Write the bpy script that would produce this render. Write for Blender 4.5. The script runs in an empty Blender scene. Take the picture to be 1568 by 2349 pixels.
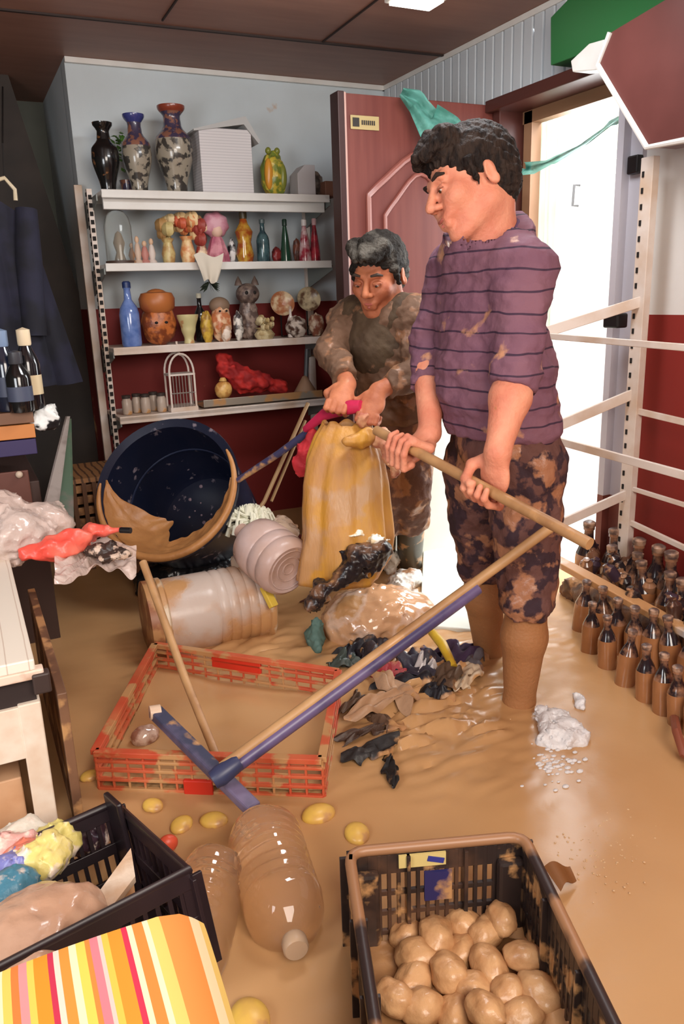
import bpy, math, random
import numpy as np
from mathutils import Vector, Matrix, noise
R_ = math.radians
random.seed(7)
SC = bpy.context.scene
COL = SC.collection
# ------------------------------------------------------------------ camera
F = 1793.0; CX = 784.0; CY = 1174.5
def _n(v): v = np.array(v, float); return v/np.linalg.norm(v)
_dn = _n((216,-6476,-F)); _X = _n((3886,624,-F)); _Z = -_dn; _X = _n(_X-_X.dot(_Z)*_Z); _Y = np.cross(_Z,_X)
CR = np.array([_X,_Y,_Z]); CC = np.array([0.0,0.0,1.15])
cam = bpy.data.cameras.new('camera'); camo = bpy.data.objects.new('camera', cam); COL.objects.link(camo)
camo.matrix_world = Matrix([[*CR[0],CC[0]],[*CR[1],CC[1]],[*CR[2],CC[2]],[0,0,0,1]])
cam.sensor_fit = 'VERTICAL'; cam.sensor_height = 36; cam.lens = F/2349*36; cam.clip_start = .02
SC.camera = camo
def ray(px,py): return CR@_n((px-CX,CY-py,-F))
def gz(px,py,z=0.0): r = ray(px,py); return Vector(CC+r*(z-CC[2])/r[2])
def gy(px,py,y): r = ray(px,py); return Vector(CC+r*y/r[1])
def gx(px,py,x): r = ray(px,py); return Vector(CC+r*x/r[0])
def D(px,py,d): return Vector(CC+CR@np.array([(px-CX)/F*d,(CY-py)/F*d,-d]))
# ------------------------------------------------------------------ light, world, exposure
W = bpy.data.worlds.new('world'); SC.world = W; W.use_nodes = True
W.node_tree.nodes['Background'].inputs[0].default_value = (.93,.97,1,1)
W.node_tree.nodes['Background'].inputs[1].default_value = 2.6
SC.view_settings.view_transform = 'Standard'; SC.view_settings.look = 'None'
SC.view_settings.gamma = 1; SC.view_settings.use_curve_mapping = False
SC.view_settings.exposure = 0.26
def area(name, loc, target, sx, sy, power, col):
    l = bpy.data.lights.new(name,'AREA'); l.shape = 'RECTANGLE'; l.size = sx; l.size_y = sy; l.energy = power; l.color = col
    o = bpy.data.objects.new(name,l); COL.objects.link(o); o.location = loc
    o.rotation_euler = (Vector(target)-Vector(loc)).to_track_quat('-Z','Y').to_euler(); return o
area('camera_side_light', (.45,-.75,1.75), (1.0,2.2,.45), 1.3, 1.1, 62, (1,.90,.80))  # area lamp added behind the camera, no window modelled
area('doorway_daylight', (2.75,2.55,1.5), (1.2,2.3,.3), .7, 1.6, 34, (.92,.97,1))
area('ceiling_lamp_light', (1.35,1.9,2.1), (1.25,2.4,.6), .7, .3, 16, (.95,.98,1))
area('back_wall_fill_light', (-1.1,.6,1.2), (1.4,3.6,1.5), .8, .9, 26, (.93,.96,1))  # added fill that brightens the back wall; no window on this side
area('yard_sky_light', (3.6,2.2,3.6), (4.0,2.9,0.5), 2.5, 2.5, 330, (1,1,1))

# ------------------------------------------------------------------ helpers
def lin(c):
    o = []
    for v in c[:3]:
        v /= 255.0; o.append(v/12.92 if v <= .04045 else ((v+.055)/1.055)**2.4)
    return (*o,1)
MUDC = (184,138,92)
_mc = {}
def M(name, c, rough=.6, metal=0.0, c2=None, scale=6.0, pos=.5, soft=.08, bump=0.0, bscale=40.0, mud=None, mscale=9.0,
      trans=0.0, ior=1.3, alpha=1.0, stripes=None, zsplit=None, coat=0.0, emit=0.0, stretch=(1,1,1), sss=0.0, mudc=MUDC, spec=.5):
    if name in _mc: return _mc[name]
    m = bpy.data.materials.new(name); m.use_nodes = True; nt = m.node_tree; N = nt.nodes; L = nt.links
    b = N['Principled BSDF']; b.inputs['Roughness'].default_value = rough; b.inputs['Metallic'].default_value = metal
    b.inputs['Base Color'].default_value = lin(c); b.inputs['Specular IOR Level'].default_value = spec
    b.inputs['Transmission Weight'].default_value = trans; b.inputs['IOR'].default_value = ior if trans else 1.45
    b.inputs['Alpha'].default_value = alpha; b.inputs['Coat Weight'].default_value = coat
    if sss: b.inputs['Subsurface Weight'].default_value = sss; b.inputs['Subsurface Radius'].default_value = (.02,.008,.004); b.inputs['Subsurface Scale'].default_value = .5
    if emit: b.inputs['Emission Color'].default_value = lin(c); b.inputs['Emission Strength'].default_value = emit
    tc = N.new('ShaderNodeTexCoord'); mp = N.new('ShaderNodeMapping'); L.new(tc.outputs['Object'], mp.inputs[0]); mp.inputs['Scale'].default_value = stretch
    cur = None
    def rgb(cc):
        n = N.new('ShaderNodeRGB'); n.outputs[0].default_value = lin(cc); return n.outputs[0]
    def noisemask(sc, p, s, vec=mp.outputs[0], det=5):
        n = N.new('ShaderNodeTexNoise'); n.inputs['Scale'].default_value = sc; n.inputs['Detail'].default_value = det; L.new(vec, n.inputs[0])
        r = N.new('ShaderNodeMapRange'); r.inputs[1].default_value = p-s; r.inputs[2].default_value = p+s; L.new(n.outputs[0], r.inputs[0]); return r.outputs[0]
    def mix(a, bb, f):
        x = N.new('ShaderNodeMix'); x.data_type = 'RGBA'; L.new(f, x.inputs[0]); L.new(a, x.inputs[6]); L.new(bb, x.inputs[7]); return x.outputs[2]
    cur = rgb(c)
    if c2: cur = mix(cur, rgb(c2), noisemask(scale, pos, soft))
    if zsplit:
        s = N.new('ShaderNodeSeparateXYZ'); L.new(tc.outputs['Object'], s.inputs[0])
        g = N.new('ShaderNodeMath'); g.operation = 'LESS_THAN'; L.new(s.outputs[2], g.inputs[0]); g.inputs[1].default_value = zsplit[0]
        cur = mix(cur, rgb(zsplit[1]), g.outputs[0])
    if stripes:   # (axis, period, width fraction, colour)
        s = N.new('ShaderNodeSeparateXYZ'); L.new(tc.outputs['Object'], s.inputs[0])
        nn = N.new('ShaderNodeTexNoise'); nn.inputs['Scale'].default_value = 7; L.new(tc.outputs['Object'], nn.inputs[0])
        ad = N.new('ShaderNodeMath'); ad.operation = 'MULTIPLY_ADD'; L.new(nn.outputs[0], ad.inputs[0]); ad.inputs[1].default_value = stripes[4] if len(stripes) > 4 else .03; L.new(s.outputs[stripes[0]], ad.inputs[2])
        d = N.new('ShaderNodeMath'); d.operation = 'DIVIDE'; L.new(ad.outputs[0], d.inputs[0]); d.inputs[1].default_value = stripes[1]
        fr = N.new('ShaderNodeMath'); fr.operation = 'FRACT'; L.new(d.outputs[0], fr.inputs[0])
        lt = N.new('ShaderNodeMath'); lt.operation = 'LESS_THAN'; L.new(fr.outputs[0], lt.inputs[0]); lt.inputs[1].default_value = stripes[2]
        cur = mix(cur, rgb(stripes[3]), lt.outputs[0])
    if mud:
        mm = noisemask(mscale, mud, .03, tc.outputs['Object'], 7)
        cur = mix(cur, rgb(mudc), mm)
        r2 = N.new('ShaderNodeMapRange'); L.new(mm, r2.inputs[0]); r2.inputs[3].default_value = rough; r2.inputs[4].default_value = .35; L.new(r2.outputs[0], b.inputs['Roughness'])
        if trans or alpha < 1:
            r3 = N.new('ShaderNodeMapRange'); L.new(mm, r3.inputs[0])
            if trans: r3.inputs[3].default_value = trans; r3.inputs[4].default_value = 0; L.new(r3.outputs[0], b.inputs['Transmission Weight'])
            else: r3.inputs[3].default_value = alpha; r3.inputs[4].default_value = 1; L.new(r3.outputs[0], b.inputs['Alpha'])
    L.new(cur, b.inputs['Base Color'])
    if bump:
        n = N.new('ShaderNodeTexNoise'); n.inputs['Scale'].default_value = bscale; n.inputs['Detail'].default_value = 5; L.new(mp.outputs[0], n.inputs[0])
        bp = N.new('ShaderNodeBump'); bp.inputs['Strength'].default_value = bump; bp.inputs['Distance'].default_value = .01
        L.new(n.outputs[0], bp.inputs['Height']); L.new(bp.outputs[0], b.inputs['Normal'])
    _mc[name] = m; return m

def tag(o, label=None, cat=None, group=None, kind=None):
    if label: o['label'] = label
    if cat: o['category'] = cat
    if group: o['group'] = group
    if kind: o['kind'] = kind
    return o
def thing(name, label, cat, loc=(0,0,0), group=None):
    o = bpy.data.objects.new(name, None); COL.objects.link(o); o.location = Vector(loc); o.empty_display_size = .1
    return tag(o, label, cat, group)
def frame(axis):
    w = Vector(axis).normalized(); u = w.cross(Vector((0,0,1)))
    if u.length < 1e-3: u = w.cross(Vector((1,0,0)))
    u.normalize(); v = w.cross(u).normalized(); return u, v, w
class MB:
    def __init__(s): s.v = []; s.f = []
    def add(s, vs, fs):
        k = len(s.v); s.v += [Vector(p) for p in vs]; s.f += [tuple(i+k for i in f) for f in fs]; return s
    def box(s, c, size, rot=None):
        c = Vector(c); x,y,z = [q/2 for q in size]; P = [Vector((i*x,j*y,k*z)) for i in (-1,1) for j in (-1,1) for k in (-1,1)]
        if rot is not None: P = [rot@p for p in P]
        return s.add([p+c for p in P], [(0,1,3,2),(4,6,7,5),(0,4,5,1),(2,3,7,6),(0,2,6,4),(1,5,7,3)])
    def bar(s, a, b, w, h, up=(0,0,1)):
        a = Vector(a); b = Vector(b); d = (b-a); L = d.length; d.normalize(); u = d.cross(Vector(up)).normalized(); v = u.cross(d)
        return s.box((a+b)/2, (L,w,h), Matrix((d,u,v)).transposed())
    def tube(s, pts, r, n=12, cap=True):
        pts = [Vector(p) for p in pts]; k = len(s.v); m = len(pts)
        rs = r if isinstance(r,(list,tuple)) else [r]*m
        pu = None
        for i,p in enumerate(pts):
            d = (pts[min(i+1,m-1)]-pts[max(i-1,0)]).normalized()
            if pu is None: pu,_,_ = frame(d)
            pu = (pu-d*pu.dot(d)).normalized(); pv = d.cross(pu)
            for j in range(n):
                a = 2*math.pi*j/n; s.v.append(p+(pu*math.cos(a)+pv*math.sin(a))*rs[i])
        for i in range(m-1):
            for j in range(n): s.f.append((k+i*n+j,k+i*n+(j+1)%n,k+(i+1)*n+(j+1)%n,k+(i+1)*n+j))
        if cap: s.f.append(tuple(k+j for j in range(n))[::-1]); s.f.append(tuple(k+(m-1)*n+j for j in range(n)))
        return s
    def lathe(s, prof, c=(0,0,0), axis=(0,0,1), n=28, sq=(1,1), fn=None):
        u,v,w = (Vector((1,0,0)),Vector((0,1,0)),Vector((0,0,1))) if tuple(axis) == (0,0,1) else frame(axis)
        k = len(s.v); c = Vector(c); m = len(prof)
        for i,(r,h) in enumerate(prof):
            for j in range(n):
                a = 2*math.pi*j/n; rr = max(r,1e-4)*(fn(a,h,i) if fn else 1)
                s.v.append(c+u*math.cos(a)*rr*sq[0]+v*math.sin(a)*rr*sq[1]+w*h)
        for i in range(m-1):
            for j in range(n): s.f.append((k+i*n+j,k+i*n+(j+1)%n,k+(i+1)*n+(j+1)%n,k+(i+1)*n+j))
        if prof[0][0] > 2e-4 and prof[0] != prof[-1]: s.f.append(tuple(k+j for j in range(n))[::-1])
        if prof[-1][0] > 2e-4 and prof[0] != prof[-1]: s.f.append(tuple(k+(m-1)*n+j for j in range(n)))
        return s
    def ell(s, c, r, rot=None, n=16, m=10, fn=None):
        k = len(s.v); c = Vector(c); 
        if not hasattr(r,'__len__'): r = (r,r,r)
        for i in range(m+1):
            t = math.pi*i/m
            for j in range(n):
                a = 2*math.pi*j/n; q = Vector((math.sin(t)*math.cos(a), math.sin(t)*math.sin(a), math.cos(t)))
                p = Vector((q.x*r[0],q.y*r[1],q.z*r[2]))*(fn(q) if fn else 1)
                s.v.append((rot@p if rot is not None else p)+c)
        for i in range(m):
            for j in range(n): s.f.append((k+i*n+j,k+(i+1)*n+j,k+(i+1)*n+(j+1)%n,k+i*n+(j+1)%n))
        return s
    def prism(s, pts, off):
        pts = [Vector(p) for p in pts]; off = Vector(off); n = len(pts)
        return s.add(pts+[p+off for p in pts], [tuple(range(n)), tuple(range(n,2*n))[::-1]]+[(i,i+n,(i+1)%n+n,(i+1)%n) for i in range(n)])
    def grid(s, fn, nu, nv, th=0.0):
        k = len(s.v); P = [[Vector(fn(i/nu,j/nv)) for j in range(nv+1)] for i in range(nu+1)]
        for r in P: s.v += r
        q = lambda i,j: k+i*(nv+1)+j
        for i in range(nu):
            for j in range(nv): s.f.append((q(i,j),q(i+1,j),q(i+1,j+1),q(i,j+1)))
        if th:
            k2 = len(s.v); 
            for i in range(nu+1):
                for j in range(nv+1):
                    a = P[min(i+1,nu)][j]-P[max(i-1,0)][j]; b = P[i][min(j+1,nv)]-P[i][max(j-1,0)]
                    nn = a.cross(b); nn = nn.normalized() if nn.length > 1e-9 else Vector((0,0,1)); s.v.append(P[i][j]-nn*th)
            q2 = lambda i,j: k2+i*(nv+1)+j
            for i in range(nu):
                for j in range(nv): s.f.append((q2(i,j),q2(i,j+1),q2(i+1,j+1),q2(i+1,j)))
            for i in range(nu): s.f += [(q(i,0),q2(i,0),q2(i+1,0),q(i+1,0)),(q(i,nv),q(i+1,nv),q2(i+1,nv),q2(i,nv))]
            for j in range(nv): s.f += [(q(0,j),q(0,j+1),q2(0,j+1),q2(0,j)),(q(nu,j),q2(nu,j),q2(nu,j+1),q(nu,j+1))]
        return s
    def build(s, name, mat, parent=None, smooth=True, bevel=0, sub=0, local=False):
        me = bpy.data.meshes.new(name); o = bpy.data.objects.new(name, me); COL.objects.link(o)
        off = Vector((0,0,0))
        if parent is not None and not local:
            p = parent
            while p is not None: off += p.location; p = p.parent
        elif parent is None and not local and s.v:
            lo = [min(p[i] for p in s.v) for i in range(3)]; hi = [max(p[i] for p in s.v) for i in range(3)]
            off = Vector(((lo[0]+hi[0])/2,(lo[1]+hi[1])/2,lo[2])) if name.split('_')[0] not in ('wall','floor','ceiling') else off
            o.location = off
        me.from_pydata([p-off for p in s.v],[],s.f); me.validate(); me.update()
        if smooth:
            me.polygons.foreach_set('use_smooth',[True]*len(me.polygons))
            try: me.set_sharp_from_angle(angle=R_(42))
            except Exception: pass
        me.materials.append(mat)
        if parent is not None: o.parent = parent
        if bevel: md = o.modifiers.new('bevel','BEVEL'); md.width = bevel; md.segments = 2; md.limit_method = 'ANGLE'
        if sub: md = o.modifiers.new('sub','SUBSURF'); md.levels = sub; md.render_levels = sub
        return o
def dup(root, loc=None, rot=None, label=None, scale=None):
    r = root.copy(); COL.objects.link(r)
    if loc is not None: r.location = loc
    if rot is not None: r.rotation_euler = rot
    if scale is not None: r.scale = scale
    if label: r['label'] = label
    for ch in list(root.children):
        c = ch.copy(); COL.objects.link(c); c.parent = r
        for g in ch.children:
            e = g.copy(); COL.objects.link(e); e.parent = c
    return r

# ---- smooth-union distance field meshing (numpy surface nets) for bodies and soft lumps
class SDF:
    def __init__(s): s.p = []
    def cap(s, a, b, ra, rb=None, k=.02, sub=False, flat=None):
        s.p.append(('c',np.array(a,float),np.array(b,float),ra,ra if rb is None else rb,k,sub,flat)); return s
    def ell(s, c, r, rot=None, k=.02, sub=False):
        Rm = np.eye(3) if rot is None else np.array(rot)   # rows = local axes
        s.p.append(('e',np.array(c,float),np.array(r,float),Rm,k,sub)); return s
    def plane(s, c, n, rad):      # cuts away the side n points to, within a sphere
        s.p.append(('p',np.array(c,float),_n(n),rad)); return s
    def mesh(s, vox, disp=None):
        lo = np.full(3,1e9); hi = -lo
        for p in s.p:
            if p[0] == 'c' and not p[6]:
                for q in (p[1],p[2]): lo = np.minimum(lo,q-max(p[3],p[4])); hi = np.maximum(hi,q+max(p[3],p[4]))
            if p[0] == 'e' and not p[5]: m = p[2].max(); lo = np.minimum(lo,p[1]-m); hi = np.maximum(hi,p[1]+m)
        lo -= 4*vox+.02; hi += 4*vox+.02; n = np.ceil((hi-lo)/vox).astype(int)+1
        G = np.full(n, .1, np.float32)
        for p in s.p:
            if p[0] == 'c': e = max(p[3],p[4])+p[5]+3*vox+.015; a = np.minimum(p[1],p[2])-e; b = np.maximum(p[1],p[2])+e
            elif p[0] == 'e': e = p[2].max()+p[4]+3*vox+.015; a = p[1]-e; b = p[1]+e
            else: a = p[1]-p[3]; b = p[1]+p[3]
            i0 = np.clip(((a-lo)/vox).astype(int),0,n-1); i1 = np.clip(((b-lo)/vox).astype(int)+1,1,n)
            ax = [lo[i]+vox*np.arange(i0[i],i1[i]) for i in range(3)]
            P = np.stack(np.meshgrid(*ax,indexing='ij'),-1)
            sl = tuple(slice(i0[i],i1[i]) for i in range(3)); g = G[sl]
            if p[0] == 'p':
                d = (P-p[1])@p[2]; ins = ((P-p[1])**2).sum(-1) < p[3]**2
                G[sl] = np.where(ins,np.maximum(g,d),g); continue
            if p[0] == 'c':
                ab = p[2]-p[1]; t = np.clip(((P-p[1])@ab)/max(ab@ab,1e-12),0,1)
                d = np.linalg.norm(P-p[1]-t[...,None]*ab,axis=-1)-(p[3]+(p[4]-p[3])*t); k = p[5]; sub = p[6]
            else:
                q = (P-p[1])@p[3].T; k0 = np.linalg.norm(q/p[2],axis=-1); k1 = np.linalg.norm(q/p[2]**2,axis=-1)
                d = np.where(k1 < 1e-6,-p[2].min(),k0*(k0-1)/np.maximum(k1,1e-6)); k = p[4]; sub = p[5]
            if sub: d2 = -d; h = np.clip(.5-.5*(g-d2)/k,0,1); G[sl] = g*(1-h)+d2*h+k*h*(1-h)
            else: h = np.clip(.5+.5*(g-d)/k,0,1); G[sl] = g*(1-h)+d*h-k*h*(1-h)
        if disp is not None:
            idx = np.argwhere(np.abs(G) < .03); P = lo+idx*vox
            G[tuple(idx.T)] += disp(P)
        ins = G < 0
        N0 = n-1; cnt = np.zeros(N0); pos = np.zeros((*N0,3),np.float32)
        cr = np.zeros(N0,bool); offs = [(i,j,k) for i in (0,1) for j in (0,1) for k in (0,1)]
        S = lambda A,o: A[o[0]:o[0]+N0[0],o[1]:o[1]+N0[1],o[2]:o[2]+N0[2]]
        for o in offs: cr |= S(ins,o) != S(ins,(0,0,0))
        ci = np.argwhere(cr); idm = np.full(N0,-1); idm[tuple(ci.T)] = np.arange(len(ci))
        c = np.zeros(len(ci)); v = np.zeros((len(ci),3))
        for o in offs:
            for ax in range(3):
                if o[ax]: continue
                o2 = list(o); o2[ax] = 1
                ga = G[tuple((ci+o).T)]; gb = G[tuple((ci+o2).T)]; mk = (ga < 0) != (gb < 0)
                t = np.where(mk,ga/np.where(mk,ga-gb,1),0); q = np.array(o,float)[None].repeat(len(ci),0); q[:,ax] += t
                v += np.where(mk[:,None],q,0); c += mk
        V = lo+(ci+v/c[:,None])*vox; Fs = []
        for ax in range(3):
            b1,b2 = (ax+1)%3,(ax+2)%3
            sa = [slice(1,-1)]*3; sa[ax] = slice(0,-1); sb = [slice(1,-1)]*3; sb[ax] = slice(1,None)
            A = ins[tuple(sa)]; B = ins[tuple(sb)]; e = np.argwhere(A != B); av = A[tuple(e.T)]
            e[:,b1] += 1; e[:,b2] += 1
            def g(d1,d2):
                q = e.copy(); q[:,b1] -= d1; q[:,b2] -= d2; return idm[tuple(q.T)]
            Q = np.stack([g(1,1),g(0,1),g(0,0),g(1,0)],1); Q[~av] = Q[~av][:,::-1]; Fs.append(Q)
        return V, np.concatenate(Fs)
    def build(s, name, mat, parent, vox=.006, disp=None, smooth_it=2):
        V,Q = s.mesh(vox,disp)
        off = np.zeros(3); p = parent
        while p is not None: off += np.array(p.location); p = p.parent
        o = bpy.data.objects.new(name,bpy.data.meshes.new(name)); COL.objects.link(o)
        if parent is None: off = np.array([V[:,0].mean(),V[:,1].mean(),V[:,2].min()]); o.location = off
        me = o.data; me.from_pydata((V-off).tolist(),[],Q.tolist()); me.validate(); me.polygons.foreach_set('use_smooth',[True]*len(me.polygons))
        me.materials.append(mat)
        if parent is not None: o.parent = parent
        if smooth_it: md = o.modifiers.new('s','SMOOTH'); md.factor = .5; md.iterations = smooth_it
        return o
def vnoise(P, sc, seed=0.0):     # cheap smooth vector noise by summed sines
    x,y,z = (P*sc+seed).T
    return (np.sin(x*1.7+1.3*np.sin(y*1.1+z*.7))+np.sin(y*1.9+1.1*np.sin(z*1.3+x*.9))+np.sin(z*2.1+1.2*np.sin(x*1.2-y*.8)))/3

# ------------------------------------------------------------------ materials
wallU = M('wall_paint_two_tone',(196,204,208),.7,c2=(184,190,192),scale=3,pos=.55,soft=.2,zsplit=(1.125,(118,30,26)),bump=.05,mud=.73,mscale=4)
wallR = M('right_wall_paint',(214,210,206),.7,c2=(204,196,190),scale=3,pos=.55,soft=.2,zsplit=(1.05,(128,32,24)),bump=.05)
greyw = M('recess_grey_plaster',(108,112,106),.85,c2=(90,94,88),scale=3,soft=.2)
ceilM = M('ceiling_brown_panel',(150,108,92),.5,c2=(134,94,80),scale=3,soft=.25,stretch=(1,6,1))
seamM = M('ceiling_seam_dark',(45,30,26),.7)
whiteM = M('white_enamel',(222,220,216),.4,c2=(205,198,190),scale=5,soft=.2)
whiteS = M('white_enamel_stained',(214,200,190),.45,c2=(196,170,148),scale=7,pos=.56,soft=.12)
blackM = M('black_plastic',(22,20,22),.35)
darkM = M('dark_slot',(25,20,18),.8)
mudM = M('wet_mud',(196,154,108),.24,c2=(180,134,88),scale=1.6,soft=.3,bump=.12,bscale=14,spec=.6)
mudlump = M('thick_mud',(180,134,90),.33,c2=(134,94,60),scale=12,soft=.15,bump=.35,bscale=30)
wood = M('wood_handle',(188,146,100),.5,c2=(150,108,70),scale=8,soft=.15,stretch=(1,1,1),mud=.62)
purple = M('purple_grey_metal',(88,78,108),.35,c2=(70,62,92),scale=8,soft=.1,mud=.68)
doorM = M('door_red_brown_wood',(112,58,50),.42,c2=(98,46,40),scale=4,soft=.2,stretch=(8,8,.6))
frameM = M('door_frame_dark_brown',(70,34,28),.4)
glassM = M('clear_glass',(235,238,235),.06,trans=.9,ior=1.3)
plasM = M('clear_crumpled_plastic',(250,226,214),.12,alpha=.5,bump=1.0,bscale=34,coat=1.0)
plasMud = M('muddy_clear_plastic',(222,196,172),.2,alpha=.5,bump=.5,bscale=24,mud=.55,mscale=7)
skin = M('skin_tan',(222,152,122),.58,c2=(204,122,96),scale=14,soft=.16,sss=.12,bump=.25,bscale=110,mud=.70,mscale=14)
skin2 = M('skin_weathered',(196,122,86),.62,c2=(160,88,60),scale=20,soft=.2,sss=.1,bump=.15,bscale=90,mud=.70,mscale=14)

# ------------------------------------------------------------------ structure
CEIL = 2.2; YW = 3.98; XR = 2.23; XL = .615
def struct(name, mb, m, **kw): o = mb.build(name,m,**kw); o['kind'] = 'structure'; return o
struct('floor', MB().box((1.5,2,-.32),(6.4,6.8,.1)), M('concrete_floor',(120,100,84),.8,c2=(100,84,70)), smooth=False)
struct('wall_back', MB().box(((XL+XR)/2+.1,YW+.06,1.0),(XR-XL+.2,.12,2.5)), wallU, smooth=False)
struct('wall_back_return', MB().box((XL+.04,YW+.48,1.0),(.08,.76,2.5)), wallU, smooth=False)
struct('wall_recess', MB().box((-.55,YW+.92,1.0),(2.5,.1,2.5)), greyw, smooth=False)
struct('wall_left', MB().box((-1.55,1.8,1.0),(.1,6.4,2.5)), greyw, smooth=False)
struct('wall_front', MB().box((.35,-1.35,1.0),(4.0,.1,2.5)), M('front_wall_paint',(190,190,186),.8), smooth=False)
J0, J1 = 2.93, 2.245   # doorway along the right wall
struct('wall_right_corner', MB().box((XR+.06,(J0+YW)/2+.03,1.0),(.12,YW-J0+.06,2.5)), wallR, smooth=False)
struct('wall_right_near', MB().box((XR+.06,(J1-1.3)/2,1.0),(.12,J1+1.3,2.5)), wallR, smooth=False)
struct('wall_right_lintel', MB().box((XR+.06,(J0+J1)/2,2.07),(.12,J0-J1,.34)), wallR, smooth=False)
cl = MB(); cl.box((.35,2.0,CEIL+.05),(4.1,6.8,.1)); struct('ceiling', cl, ceilM, smooth=False)
a = gz(0,30,CEIL); b = gz(1055,130,CEIL); c_ = gz(372,45,CEIL); d_ = gz(395,0,CEIL)
sm = MB(); sm.bar((-1.5,a.y,CEIL-.003),(XR,b.y,CEIL-.003),.014,.008); sm.bar((c_.x,c_.y,CEIL-.003),(c_.x-.05,0,CEIL-.003),.006,.006)
sm.bar((1.6,b.y,CEIL-.003),(1.5,0,CEIL-.003),.006,.006)
struct('trim_1', sm, seamM, smooth=False)
struct('trim_2', MB().bar((XL,YW-.012,CEIL-.012),(XR,YW-.012,CEIL-.012),.02,.022), whiteM, smooth=False)
struct('trim_3', MB().bar((XR-.012,1.2,CEIL-.012),(XR-.012,YW,CEIL-.012),.022,.022), whiteM, smooth=False)
# ribbed cladding above doorway and door leaf
rb = MB()
y = 1.75
while y < 3.95:
    rb.box((XR-.008,y+.03,2.045),(.016,.052,.275)); rb.box((XR-.004,y+.06,2.045),(.008,.01,.275)); y += .0635
struct('trim_4', rb, M('pale_grey_cladding',(188,192,196),.5), smooth=False, bevel=.003)
# door frame and lintel
fr = MB(); fr.box((XR-.02,(J0+J1)/2-.03,1.885),(.17,J0-J1+.1,.045)); fr.box((XR+.0,J0-.018,.8),(.15,.045,2.15)); 
struct('door_1', fr, frameM, smooth=False, bevel=.004)
fr = MB(); fr.box((XR+.07,J0-.075,.8),(.05,.05,2.12)); fr.box((XR+.07,(J0+J1)/2,1.84),(.05,J0-J1,.05)); struct('trim_5', fr, M('inner_frame_tan',(150,112,84),.5), smooth=False)
fr = MB(); fr.box((XR+.02,J1-.02,.8),(.15,.03,2.1)); fr.box((XR-.01,J1-.06,.8),(.02,.06,2.1)); struct('trim_6', fr, M('grey_jamb',(186,182,190),.5,zsplit=(.62,(118,62,52))), smooth=False)
# open red-brown door leaf, parallel to the back wall
x0,x1,yl = 1.435,2.215,2.94
LT = 1.895
leaf = thing('open_door','tall red-brown panelled wooden door standing open behind the two men','door',(x1,yl,-.27))
MB().box(((x0+x1)/2,yl+.03,(LT-.27)/2),(x1-x0,.04,LT+.27)).build('door_leaf',doorM,leaf,smooth=False,bevel=.003)
MB().box((x0+.012,yl+.02,(LT-.27)/2),(.028,.07,LT+.27)).build('door_edge',M('door_edge_dark',(52,22,20),.45),leaf,smooth=False,bevel=.003)
MB().box((x0+.034,yl+.006,(LT-.27)/2),(.012,.012,LT+.27)).build('edge_strip',M('edge_strip_pinkish',(188,150,140),.5),leaf,smooth=False)
def arch(o, w):
    xa,xb = x0+.13+o, x1-.16-o; zt = 1.62-o; pts = [(xa,yl+.006,-.1+o),(xa,yl+.006,zt-.1)]
    for i in range(13):
        t = i/12; pts.append((xa+(xb-xa)*t, yl+.006, zt-.09+.13*math.sin(math.pi*t)**.8*(1-.25*math.cos(2*math.pi*t))))
    pts += [(xb,yl+.006,zt-.1),(xb,yl+.006,-.1+o)]
    return MB().tube(pts,w,8,True)
arch(0,.013).build('panel_moulding',M('door_moulding',(140,82,72),.35),leaf)
arch(.075,.009).build('panel_moulding',M('door_moulding',(140,82,72),.35),leaf)
MB().lathe([(.006,0),(.006,.03),(.018,.04),(.022,.055),(.012,.068),(0,.07)],(x0+.06,yl+.006,.72),(0,-1,0),16).build('door_knob',M('brass',(170,130,60),.3,metal=.9),leaf)
# small signs on door
def sign(name,label,c,w,h,col,dark):
    t = thing(name,label,'sign',c)
    MB().box(c,(w,.003,h)).build('sign_plate',M(name+'_plate',col,.4),t,smooth=False,bevel=.002)
    mb = MB(); x = c[0]-w*.42
    if dark == 'l': mb.box((c[0]-w*.32,c[1]-.003,c[2]),(w*.22,.003,h*.62)); x = c[0]-w*.1
    while x < c[0]+w*.38: mb.box((x,c[1]-.003,c[2]),(w*.04,.002,h*.32)); x += w*.07
    mb.build('sign_marks',M('sign_dark',(40,34,30),.5),t,smooth=False)
p = gy(838,281,yl); sign('door_sign','small beige sign near the upper left corner of the open door',(p.x,yl+.006,p.z),.125,.05,(170,150,104),'l')
p = gy(1118,303,yl); sign('door_notice','small yellowish notice at the upper right of the open door',(p.x,yl+.006,p.z),.12,.045,(190,172,96),'r')
# thin pale slabs made up for the bright patch behind and between the men
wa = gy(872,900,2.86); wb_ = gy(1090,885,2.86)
tag(MB().box(((wa.x+wb_.x)/2,2.875,wa.z/2-.05),(wb_.x-wa.x,.03,wa.z+.12)).build('upright_board',M('pale_board',(218,220,210),.35,c2=(204,206,194),scale=5,soft=.2),smooth=False,bevel=.004),'upright pale patch behind the legs of the two men, against the open door','panel')
tag(MB().prism([gz(972,1235,.03),gz(1095,1235,.03),gz(1100,1445,.02),gz(962,1432,.02)],(0,0,-.025)).build('pale_board',M('pale_board',(218,220,210),.35),smooth=False,bevel=.004),'flat pale patch lying on the mud between the two men','board')
# doorway outside
yard = struct('floor_outside', MB().box((4.6,2.6,-.06),(4.6,6,.1)), M('pale_paving',(226,224,218),.6,c2=(206,204,196)), smooth=False)
struct('wall_outside', MB().box((5.2,4.2,1.2),(.12,5.5,2.6)), M('outside_white_wall',(236,238,234),.7), smooth=False)
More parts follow.
